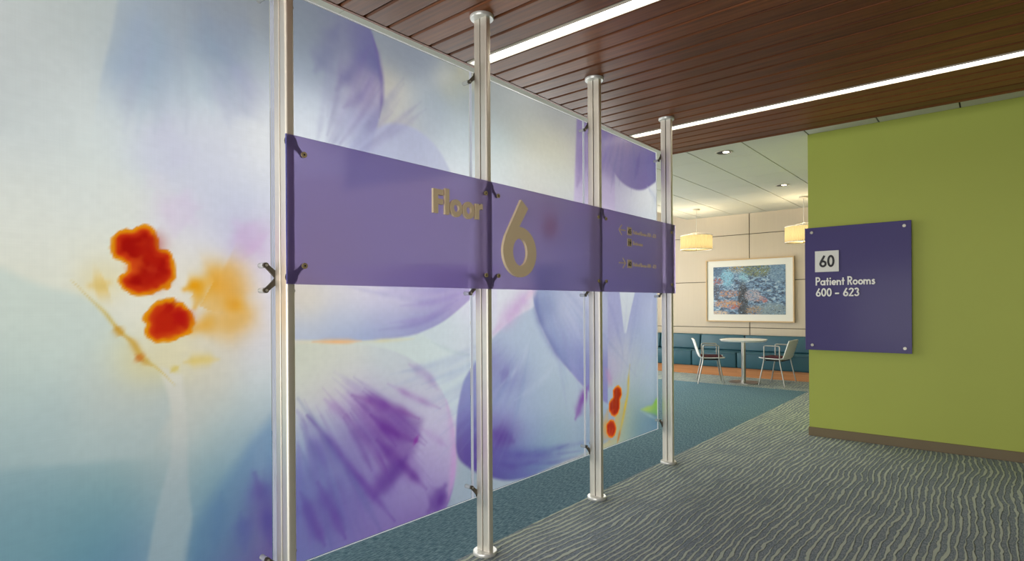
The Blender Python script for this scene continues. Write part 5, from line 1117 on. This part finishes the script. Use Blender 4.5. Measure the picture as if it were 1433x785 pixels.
# ------------------------------------------------------------------ letters
def arc(cx, cy, r, a0, a1, n=10, r2=None):
    r2 = r if r2 is None else r2
    return [(cx + r * math.cos(R(a0 + (a1 - a0) * i / n)), cy + r2 * math.sin(R(a0 + (a1 - a0) * i / n))) for i in range(n + 1)]
W = .165
def glyphs():
    h = W / 2
    G = {}
    bowl = lambda y0, y1, x=.27: [(h, y1 - h)] + arc(x, (y0 + y1) / 2, (y1 - y0) / 2 - h, 90, -90, 10) + [(h, y0 + h)]
    G['P'] = (.58, [[(h, 0), (h, 1)], bowl(.40, 1)])
    G['R'] = (.61, [[(h, 0), (h, 1)], bowl(.42, 1), [(.26, .48), (.49, 0)]])
    G['F'] = (.5, [[(h, 0), (h, 1)], [(h, 1 - h), (.46, 1 - h)], [(h, .54), (.44, .54)]])
    ring = lambda cx, cy, r, r2=None: arc(cx, cy, r, 0, 360, 20, r2)
    G['a'] = (.70, [ring(.29, .30, .215, .225), [(.545, 0), (.545, .6)]])
    G['o'] = (.62, [ring(.30, .30, .215, .225)])
    G['e'] = (.62, [[(.08, .29), (.52, .29)], arc(.30, .30, .215, 0, 315, 16, .225)])
    G['t'] = (.40, [[(.18, 0), (.18, .88)], [(.0, .53), (.36, .53)]])
    G['i'] = (.27, [[(.12, 0), (.12, .6)], [(.12, .72), (.12, .9)]])
    G['n'] = (.60, [[(h, 0), (h, .6)], [(h, .30)] + arc(.27, .33, .19, 180, 0, 8) + [(.46, 0)]])
    G['m'] = (.92, [[(h, 0), (h, .6)], [(h, .30)] + arc(.25, .34, .17, 180, 0, 8) + [(.42, 0)], [(.42, .30)] + arc(.59, .34, .17, 180, 0, 8) + [(.76, 0)]])
    G['r'] = (.38, [[(h, 0), (h, .6)], [(h, .30)] + arc(.27, .33, .19, 180, 60, 6)])
    G['s'] = (.42, [[(.36, .48), (.22, .535), (.11, .46), (.14, .37), (.28, .29), (.34, .19), (.26, .085), (.16, .065), (.03, .13)]])
    G['6'] = (.62, [[(.42, .97), (.12, .42)], ring(.30, .29, .205, .21)])
    G['0'] = (.62, [ring(.30, .5, .205, .42)])
    G['2'] = (.60, [arc(.28, .72, .195, 175, -35, 10) + [(.10, .085), (.52, .085)]])
    G['3'] = (.60, [arc(.26, .735, .18, 160, -80, 10), arc(.26, .295, .21, 85, -160, 10)])
    G['5'] = (.60, [[(.5, .915), (.16, .915), (.13, .55)], arc(.27, .33, .23, 125, -150, 12)])
    G['7'] = (.56, [[(.03, .915), (.47, .915), (.16, 0)]])
    G['\u2013'] = (.62, [[(.04, .36), (.5, .36)]])
    G[' '] = (.30, [])
    return G
GL = glyphs()
def stroke(bm, pts, w, fx, a, b, axis):
    """a thick polyline, mitred, extruded between a and b; fx maps glyph (u, v) to the outline plane"""
    n = len(pts); closed = n > 2 and math.hypot(pts[0][0] - pts[-1][0], pts[0][1] - pts[-1][1]) < 1e-6
    if closed: pts = pts[:-1]; n -= 1
    Lp, Rp = [], []
    for i in range(n):
        p = pts[i]
        a_ = pts[(i - 1) % n] if closed else pts[max(i - 1, 0)]
        c_ = pts[(i + 1) % n] if closed else pts[min(i + 1, n - 1)]
        d1 = (p[0] - a_[0], p[1] - a_[1]); d2 = (c_[0] - p[0], c_[1] - p[1])
        l1, l2 = math.hypot(*d1) or 1, math.hypot(*d2) or 1
        if (p is a_) or l1 == 1 and d1 == (0, 0): d1 = d2; l1 = l2
        if d2 == (0, 0): d2 = d1; l2 = l1
        n1 = (-d1[1] / l1, d1[0] / l1); n2 = (-d2[1] / l2, d2[0] / l2)
        mx, my = n1[0] + n2[0], n1[1] + n2[1]; ml = math.hypot(mx, my) or 1
        mx, my = mx / ml, my / ml
        k = min(1 / max(.35, mx * n1[0] + my * n1[1]), 1.6) * w / 2
        Lp.append((p[0] + mx * k, p[1] + my * k)); Rp.append((p[0] - mx * k, p[1] - my * k))
    def mk(p, h):
        q = fx(p)
        return (h, q[0], q[1]) if axis == 'x' else (q[0], h, q[1])
    V = [[bm.verts.new(mk(p, h)) for p in S] for S in (Lp, Rp) for h in (a, b)]
    La, Lb, Ra, Rb = V
    for i in range(n if closed else n - 1):
        j = (i + 1) % n
        for f in ((La[i], La[j], Lb[j], Lb[i]), (Ra[j], Ra[i], Rb[i], Rb[j]), (Lb[i], Lb[j], Rb[j], Rb[i]), (La[j], La[i], Ra[i], Ra[j])):
            bm.faces.new(f)
    if not closed:
        for i in (0, n - 1): bm.faces.new((La[i], Lb[i], Rb[i], Ra[i]))
def text(s, u0, base, cap, width, axis, a, b, mat, parent, name='letter', weight=1.0):
    """one mesh per character; fills the given width"""
    total = sum(GL[c][0] for c in s) - .04
    k = width / total; x = 0
    for c in s:
        adv, strokes = GL[c]
        if strokes:
            bm = bmesh.new()
            for q, st in enumerate(strokes):      # strokes sit a hair apart so that no two faces coincide
                e = .00012 * q * (1 if axis == 'x' else -1)
                a2, b2 = (a, b + e) if axis == 'x' else (a + e, b)
                stroke(bm, st, W * weight, lambda p, x=x: (u0 + (x + p[0]) * k, base + p[1] * cap), a2, b2, axis)
            obj(name, bm, mat, parent)
        x += adv

# ------------------------------------------------------------------ purple signs on the screen
SIGN = ((1.125, 2.2865, 'long purple acrylic sign panel reading Floor, left end of the band on the screen'),
        (2.2905, 3.4145, 'purple acrylic sign panel with the big tan numeral 6'),
        (3.4185, 4.593, 'purple acrylic directory sign with arrows and small tan lines, nearest the lounge'))
signs = []
for y0, y1, lab in SIGN:
    t = thing('sign_panel', lab, 'sign', (0, 0, 0), 0, 'purple sign panels across the screen')
    obj('acrylic_sheet', box_bm(XSP - .008, XSP, y0, y1, ZS0, ZS1, .0012, 1), M['purple'], t)
    if not signs:
        obj('polished_edge', box_bm(XSP - .0078, XSP - .0002, y0 - .0025, y0, ZS0, ZS1), M['purpleedge'], t)
    for yb in (([POST[1] + .048] if not signs else [y0 + .049]) + ([y1 - .076] if len(signs) == 2 else [y1 - .047])):
        for zb in (1.941, 1.507):
            bt = obj('bolt', xdisc(yb, zb, .0115, XSP, XSP + .0065, 18), M['brass'], t)
            obj('socket', xdisc(yb, zb, .0045, XSP + .0065, XSP + .0068, 6), M['under'], bt)
    signs.append(t)
# "Floor" in heavy geometric letters
fa, fb = XSP + .0005, XSP + .013
def flet(outlines, rings=()):
    bm = bmesh.new()
    for p in outlines: prism(bm, p, 'x', fa, fb)
    for o_, i_ in rings: ring_prism(bm, o_, i_, 'x', fa, fb)
    obj('letter', bm, M['tan'], signs[0])
flet([[(1.859, 1.794), (1.891, 1.794), (1.891, 1.911), (1.859, 1.911)], [(1.891, 1.884), (1.926, 1.884), (1.926, 1.911), (1.891, 1.911)],
      [(1.891, 1.839), (1.923, 1.839), (1.923, 1.865), (1.891, 1.865)]])
flet([[(1.936, 1.794), (1.965, 1.794), (1.965, 1.921), (1.936, 1.921)]])
for c in (2.0135, 2.102):
    flet([], [(circle(c, 1.8325, .042, 32, .044), circle(c, 1.8325, .0175, 32, .0185))])
flet([[(2.149, 1.794), (2.178, 1.794), (2.178, 1.838), (2.182, 1.846), (2.192, 1.850), (2.205, 1.848), (2.205, 1.876), (2.192, 1.877), (2.184, 1.873), (2.178, 1.866), (2.178, 1.874), (2.149, 1.874)]])
# the numeral 6
cy, cz = 2.509, 1.646
def six():
    """one outline: bowl with a straight diagonal stem running off its left flank"""
    outer = []
    for i in range(61):                       # clockwise round the bowl, from the notch to the left flank
        a = R(93 - 295 * i / 60)
        outer.append((cy + .1475 * math.cos(a), cz + .142 * math.sin(a)))
    outer += [(2.383, 1.728), (2.521, 1.943), (2.583, 1.899)]
    inner = [(cy + .0635 * math.cos(2 * math.pi * i / 48), cz + .0770 * math.sin(2 * math.pi * i / 48)) for i in range(48)]
    bm = bmesh.new(); x0, x1 = fa, fb + .004
    rings = {}
    for x in (x0, x1):
        es = []
        for key, P in (('o', outer), ('i', inner)):
            vs = [bm.verts.new((x, p[0], p[1])) for p in P]; rings[key, x] = vs
            es += [bm.edges.new((vs[k], vs[(k + 1) % len(vs)])) for k in range(len(vs))]
        bmesh.ops.triangle_fill(bm, edges=es, use_beauty=True, use_dissolve=False)
    for key, P in (('o', outer), ('i', inner)):
        A, B = rings[key, x0], rings[key, x1]
        for k in range(len(P)):
            m = (k + 1) % len(P); bm.faces.new((A[k], A[m], B[m], B[k]))
    return bm
obj('numeral', six(), M['tan'], signs[1])
# directory lines
d0, d1 = XSP + .0004, XSP + .003
def arrow(y_tip, y_tail, z, head, mirror):
    bm = bmesh.new(); f = lambda p: p
    stroke(bm, [(y_tip, z), (y_tail, z)], .0085, f, d0, d1, 'x')
    yh = y_tip + (head if not mirror else -head)
    stroke(bm, [(yh, z + .036), (y_tip, z), (yh, z - .036)], .0085, f, d0, d1 + .0002, 'x')
    obj('arrow', bm, M['tan'], signs[2])
arrow(3.646, 3.741, 1.884, .040, False)
arrow(3.739, 3.643, 1.646, .040, True)
for (z0, z1, kind) in ((1.854, 1.914, '65'), (1.773, 1.830, 'rest'), (1.614, 1.674, '60')):
    p = obj('pictogram_plate', box_bm(d0, d1, 3.767, 3.831, z0, z1, .0005, 1), M['tan'], signs[2])
    if kind == 'rest':
        bm = bmesh.new()
        for yc, skirt in ((3.786, False), (3.812, True)):
            prism(bm, circle(yc, z1 - .010, .0046, 12), 'x', d1, d1 + .0006)
            wd = .010 if skirt else .006
            prism(bm, [(yc - .006, z1 - .017), (yc + .006, z1 - .017), (yc + wd, z0 + .022), (yc - wd, z0 + .022)], 'x', d1, d1 + .0006)
            for s in (-1, 1): prism(bm, [(yc + s * .0034 - .0022, z0 + .022), (yc + s * .0034 + .0022, z0 + .022), (yc + s * .0034 + .0022, z0 + .006), (yc + s * .0034 - .0022, z0 + .006)], 'x', d1, d1 + .0006)
        prism(bm, [(3.7985, z0 + .006), (3.7995, z0 + .006), (3.7995, z1 - .006), (3.7985, z1 - .006)], 'x', d1, d1 + .0006)
        obj('restroom_symbol', bm, M['black'], p)
    else:
        text(kind, 3.7765, z0 + .013, .034, .045, 'x', d1, d1 + .0006, M['black'], p, 'numeral', 1.1)
text('Patient Rooms 650 \u2013 673', 3.853, 1.868, .030, .378, 'x', d0, d1, M['tan'], signs[2], weight=.85)
text('Restrooms', 3.853, 1.787, .030, .152, 'x', d0, d1, M['tan'], signs[2], weight=.85)
text('Patient Rooms 600 \u2013 623', 3.853, 1.628, .030, .378, 'x', d0, d1, M['tan'], signs[2], weight=.85)

# ------------------------------------------------------------------ purple sign on the green wall
YS = YG - .060
ws = thing('wall_sign', 'purple panel on the green wall reading 60 Patient Rooms 600 to 623', 'sign', (0, YS, 0))
obj('sign_board', box_bm(-1.484, -.5946, 0, .012, .8758, 2.099, .0015, 1), M['purplewall'], ws)
for x, z in ((-1.420, 2.051), (-.648, 2.051), (-1.420, .925), (-.648, .923)):
    bm = bmesh.new(); prism(bm, circle(x, z, .012, 16), 'y', .012, .060)
    so = obj('standoff', bm, M['nickel'], ws)
    bm = bmesh.new(); prism(bm, circle(x, z, .014, 18), 'y', -.008, 0); prism(bm, circle(x, z, .010, 16), 'y', -.011, -.008)
    obj('cap', bm, M['nickel'], so)
pl = obj('number_plaque', box_bm(-1.389, -1.179, -.014, -.0005, 1.653, 1.861, .0012, 1), M['plaque'], ws)
text('60', -1.351, 1.699, .118, .135, 'y', -.017, -.0142, M['black'], pl, 'numeral', 1.0)
text('Patient Rooms', -1.385, 1.520, .083, .505, 'y', -.011, -.0005, M['cream'], ws)
text('600 \u2013 623', -1.385, 1.409, .083, .378, 'y', -.011, -.0005, M['cream'], ws)

# ------------------------------------------------------------------ lounge ceiling lights
for x, y, lab in ((-2.356, 6.53, 'round recessed downlight in the acoustic ceiling nearest the plank soffit'), (-2.376, 8.92, 'round recessed downlight farther back in the acoustic ceiling, near the right pendant')):
    t = thing('recessed_downlight', lab, 'ceiling light', (x, y, HA), 0, 'downlights in the acoustic ceiling')
    bm = bmesh.new(); lathe(bm, [(.092, .001), (.092, -.005), (.078, -.006), (.076, .001)], 0, 0, 28); obj('trim_ring', bm, M['fixture'], t, smooth=40)
    bm = bmesh.new(); lathe(bm, [(.077, -.003), (.060, -.0026), (.0, -.0022)], 0, 0, 28); obj('reflector', bm, M['under'], t)
    bm = bmesh.new(); prism(bm, circle(.022, .0, .034, 16, .040), 'z', -.0045, -.0032); obj('lamp', bm, M['lampglow'], t)
    d = bpy.data.lights.new('downlight_lamp', 'SPOT'); d.energy = 26; d.color = (1, .86, .66); d.spot_size = R(80); d.spot_blend = .6; d.shadow_soft_size = .04
    lo = bpy.data.objects.new('downlight_lamp', d); COL.objects.link(lo); lo.parent = t; lo.location = (0, 0, -.03)
for x, y, lab in ((-4.182, 10.17, 'cream drum pendant lamp beside the end post, left of the framed picture'), (-2.377, 10.12, 'cream drum pendant lamp half hidden by the green wall')):
    t = thing('pendant_lamp', lab, 'lamp', (x, y, HA), 0, 'drum pendants over the lounge table')
    bm = bmesh.new(); lathe(bm, [(0, -.026), (.062, -.024), (.066, -.018), (.066, -.001), (0, 0)], 0, 0, 24); obj('canopy', bm, M['fixture'], t, smooth=35)
    bm = bmesh.new(); tube(bm, [(0, 0, -.024), (0, 0, -.42)], .005, 8); obj('cable', bm, M['white'], t)
    z0, z1, rr = -.735, -.485, .275
    bm = bmesh.new(); seg = 120
    prof = []
    for i in range(seg):
        a = 2 * math.pi * i / seg; r_ = rr + (.003 if i % 2 else -.003)
        prof.append((r_ * math.cos(a), r_ * math.sin(a)))
    lo_ = [bm.verts.new((px, py, z0)) for px, py in prof]; hi_ = [bm.verts.new((px, py, z1)) for px, py in prof]
    for i in range(seg):
        j = (i + 1) % seg; bm.faces.new((lo_[i], lo_[j], hi_[j], hi_[i]))
    sh = obj('lamp_shade', bm, M['shade'], t)
    bm = bmesh.new()
    for z in (z0, z1):
        lathe(bm, [(rr + .004, z - .005), (rr + .006, z), (rr + .004, z + .005), (rr - .006, z + .005), (rr - .006, z - .005), (rr + .004, z - .005)], 0, 0, 48)
    obj('rim', bm, M['cream'], sh)
    bm = bmesh.new(); lathe(bm, [(0, z0 + .012), (rr - .008, z0 + .012)], 0, 0, 48); lathe(bm, [(0, z0 - .012), (.012, z0 - .008), (.006, z0 + .012)], 0, 0, 12)
    obj('diffuser', bm, M['shade'], t)
    bm = bmesh.new()
    for a in range(3):
        tube(bm, [(0, 0, -.42), ((rr - .006) * math.cos(R(120 * a)), (rr - .006) * math.sin(R(120 * a)), z1)], .0025, 6)
    obj('spider_hanger', bm, M['fixture'], t)
    d = bpy.data.lights.new('pendant_bulb', 'POINT'); d.energy = 22; d.color = (1, .84, .58); d.shadow_soft_size = .05
    lo = bpy.data.objects.new('pendant_bulb', d); COL.objects.link(lo); lo.parent = t; lo.location = (0, 0, -.60)

# ------------------------------------------------------------------ framed picture
fx0, fx1, fz0, fz1 = -4.444, -2.810, .984, 2.197
t = thing('framed_picture', 'large framed water painting with a wide white mat on the tan back wall', 'picture', ((fx0 + fx1) / 2, YB, (fz0 + fz1) / 2))
hw, hh = (fx1 - fx0) / 2, (fz1 - fz0) / 2
bm = bmesh.new(); ring_prism(bm, [(-hw, -hh), (hw, -hh), (hw, hh), (-hw, hh)], [(-hw + .022, -hh + .022), (hw - .022, -hh + .022), (hw - .022, hh - .022), (-hw + .022, hh - .022)], 'y', -.050, 0)
obj('frame', bm, M['maple'], t)
obj('mat_board', box_bm(-hw + .022, hw - .022, -.030, -.002, -hh + .022, hh - .022), M['mat'], t)
obj('painting', box_bm(-.667, .667, -.033, -.030, 1.129 - 1.5905, 2.054 - 1.5905), M['painting'], t)

# ------------------------------------------------------------------ teal banquette units along the back wall
def bench(x0, x1, label):
    w = x1 - x0
    t = thing('banquette_unit', label, 'bench', ((x0 + x1) / 2, YB - .001, 0), 0, 'teal banquette units along the back wall')
    obj('plinth', box_bm(-w / 2, w / 2, -.62, 0, 0, .158), M['orangewood'], t)
    g = .004
    def cushion(name, y0, y1, z0, z1, bev, shear=0.0):
        bm = box_bm(-w / 2 + g, w / 2 - g, y0, y1, z0, z1, bev, 4)
        if shear:
            for v in bm.verts: v.co.y += shear * (v.co.z - z0)
        return obj(name, bm, M['teal'], t, smooth=60)
    cushion('seat', -.665, 0, .159, .445, .028)
    b = cushion('backrest', -.245, -.060, .446, .738, .026, .16)
    bm = bmesh.new(); tube(bm, [(-w / 2 + .03, -.668, .425), (w / 2 - .03, -.668, .425)], .004, 6); obj('piping', bm, M['teal'], t)
    return t
bench(-5.345, -4.490, 'teal vinyl banquette unit partly behind the end post, left of the white chairs')
bench(-4.490, -3.640, 'teal vinyl banquette unit below the left half of the picture, behind the left chair')
bench(-3.640, -1.40, 'longest teal vinyl banquette unit, behind the right chair and running to the green wall')
bench(-6.0 + .01, -5.345, 'short teal vinyl banquette unit at the window end, out of view')

# ------------------------------------------------------------------ table
def squircle(rx, ry, n=40, e=2.9):
    out = []
    for i in range(n):
        a = 2 * math.pi * i / n; c, s = math.cos(a), math.sin(a)
        out.append((rx * math.copysign(abs(c) ** (2 / e), c), ry * math.copysign(abs(s) ** (2 / e), s)))
    return out
t = thing('cafe_table', 'small white table with a brushed steel pedestal between the two white chairs', 'table', (-3.285, 9.96, 0), R(3))
bm = bmesh.new(); prism(bm, squircle(.36, .36), 'z', .704, .734)
bmesh.ops.bevel(bm, geom=[e for e in bm.edges if abs(e.verts[0].co.z - e.verts[1].co.z) < 1e-5], offset=.006, segments=2, affect='EDGES')
for v in bm.verts:
    if v.co.z < .712: v.co.x *= .955; v.co.y *= .955
obj('tabletop', bm, M['tabletop'], t, smooth=35)
bm = bmesh.new(); lathe(bm, [(.036, .014), (.036, .704)], 0, 0, 24); obj('pedestal', bm, M['steel'], t, smooth=40)
bm = bmesh.new(); prism(bm, squircle(.235, .235), 'z', 0, .012); obj('base_plate', bm, M['steel'], t, smooth=35)

# ------------------------------------------------------------------ chairs (built facing +x)
def build_chair(label, loc, rotz):
    t = thing('armchair', label, 'chair', loc, rotz, 'white shell chairs at the lounge table')
    # one curved shell: seat that sweeps up into the back
    prof = [(.225, .432), (.19, .428), (.10, .424), (0, .420), (-.09, .420), (-.145, .428), (-.178, .452), (-.198, .49), (-.218, .55), (-.24, .62), (-.262, .69), (-.280, .738), (-.292, .752)]
    n = 9; bm = bmesh.new(); G = []
    for i, (x, z) in enumerate(prof):
        t_ = i / (len(prof) - 1); hwid = .225 - .02 * t_ - (.02 if i in (0, len(prof) - 1) else 0)
        row = []
        for j in range(n):
            s = -1 + 2 * j / (n - 1)
            lift = .022 * s ** 4 if i < 6 else 0
            back = .030 * (s * s) if i >= 7 else .012 * (s * s) * max(0, i - 4)
            row.append(bm.verts.new((x + back, s * hwid, z + lift - (.012 * s * s if i == len(prof) - 1 else 0))))
        G.append(row)
    fs = []
    for a, b in zip(G, G[1:]):
        for j in range(n - 1): fs.append(bm.faces.new((a[j], a[j + 1], b[j + 1], b[j])))
    bmesh.ops.recalc_face_normals(bm, faces=bm.faces[:])
    bmesh.ops.solidify(bm, geom=bm.faces[:], thickness=.012)
    obj('seat_shell', bm, M['shell'], t, smooth=50)
    obj('seat_pad', box_bm(-.150, .195, -.195, .195, .438, .462, .010, 3), M['pad'], t, smooth=50)
    obj('seat_frame', box_bm(-.13, .14, -.17, .17, .392, .4115, .006, 1), M['under'], t)
    for s in (-1, 1):
        y0, y1 = s * .262, s * .240
        za = .645
        bm = bmesh.new(); tube(bm, fillet([(-.205, y0, .0), (-.118, y1, .41), (-.118, y1, za - .05)], .05), .0105, 8); obj('leg', bm, M['steel'], t, smooth=60)
        bm = bmesh.new(); tube(bm, fillet([(.205, y0, .0), (.128, y1, .41), (.128, y1, za - .05)], .05), .0105, 8); obj('leg', bm, M['steel'], t, smooth=60)
        bm = bmesh.new(); tube(bm, fillet([(-.118, y1, za - .055), (-.118, y1, za), (.128, y1, za), (.128, y1, za - .055)], .03), .0105, 8); obj('armrest', bm, M['steel'], t, smooth=60)
        bm = bmesh.new()
        for xx in (-.118, .128): tube(bm, [(xx, y1, .403), (xx, s * .16, .403)], .008, 6)
        obj('bracket', bm, M['steel'], t)
    return t
ch = build_chair('white shell armchair with maroon pad left of the table, facing right', (-3.751, 9.665, 0), R(25))
dup(ch, (-2.777, 10.09, 0), R(175), 'white shell armchair right of the table, facing left, pale back toward the green wall')
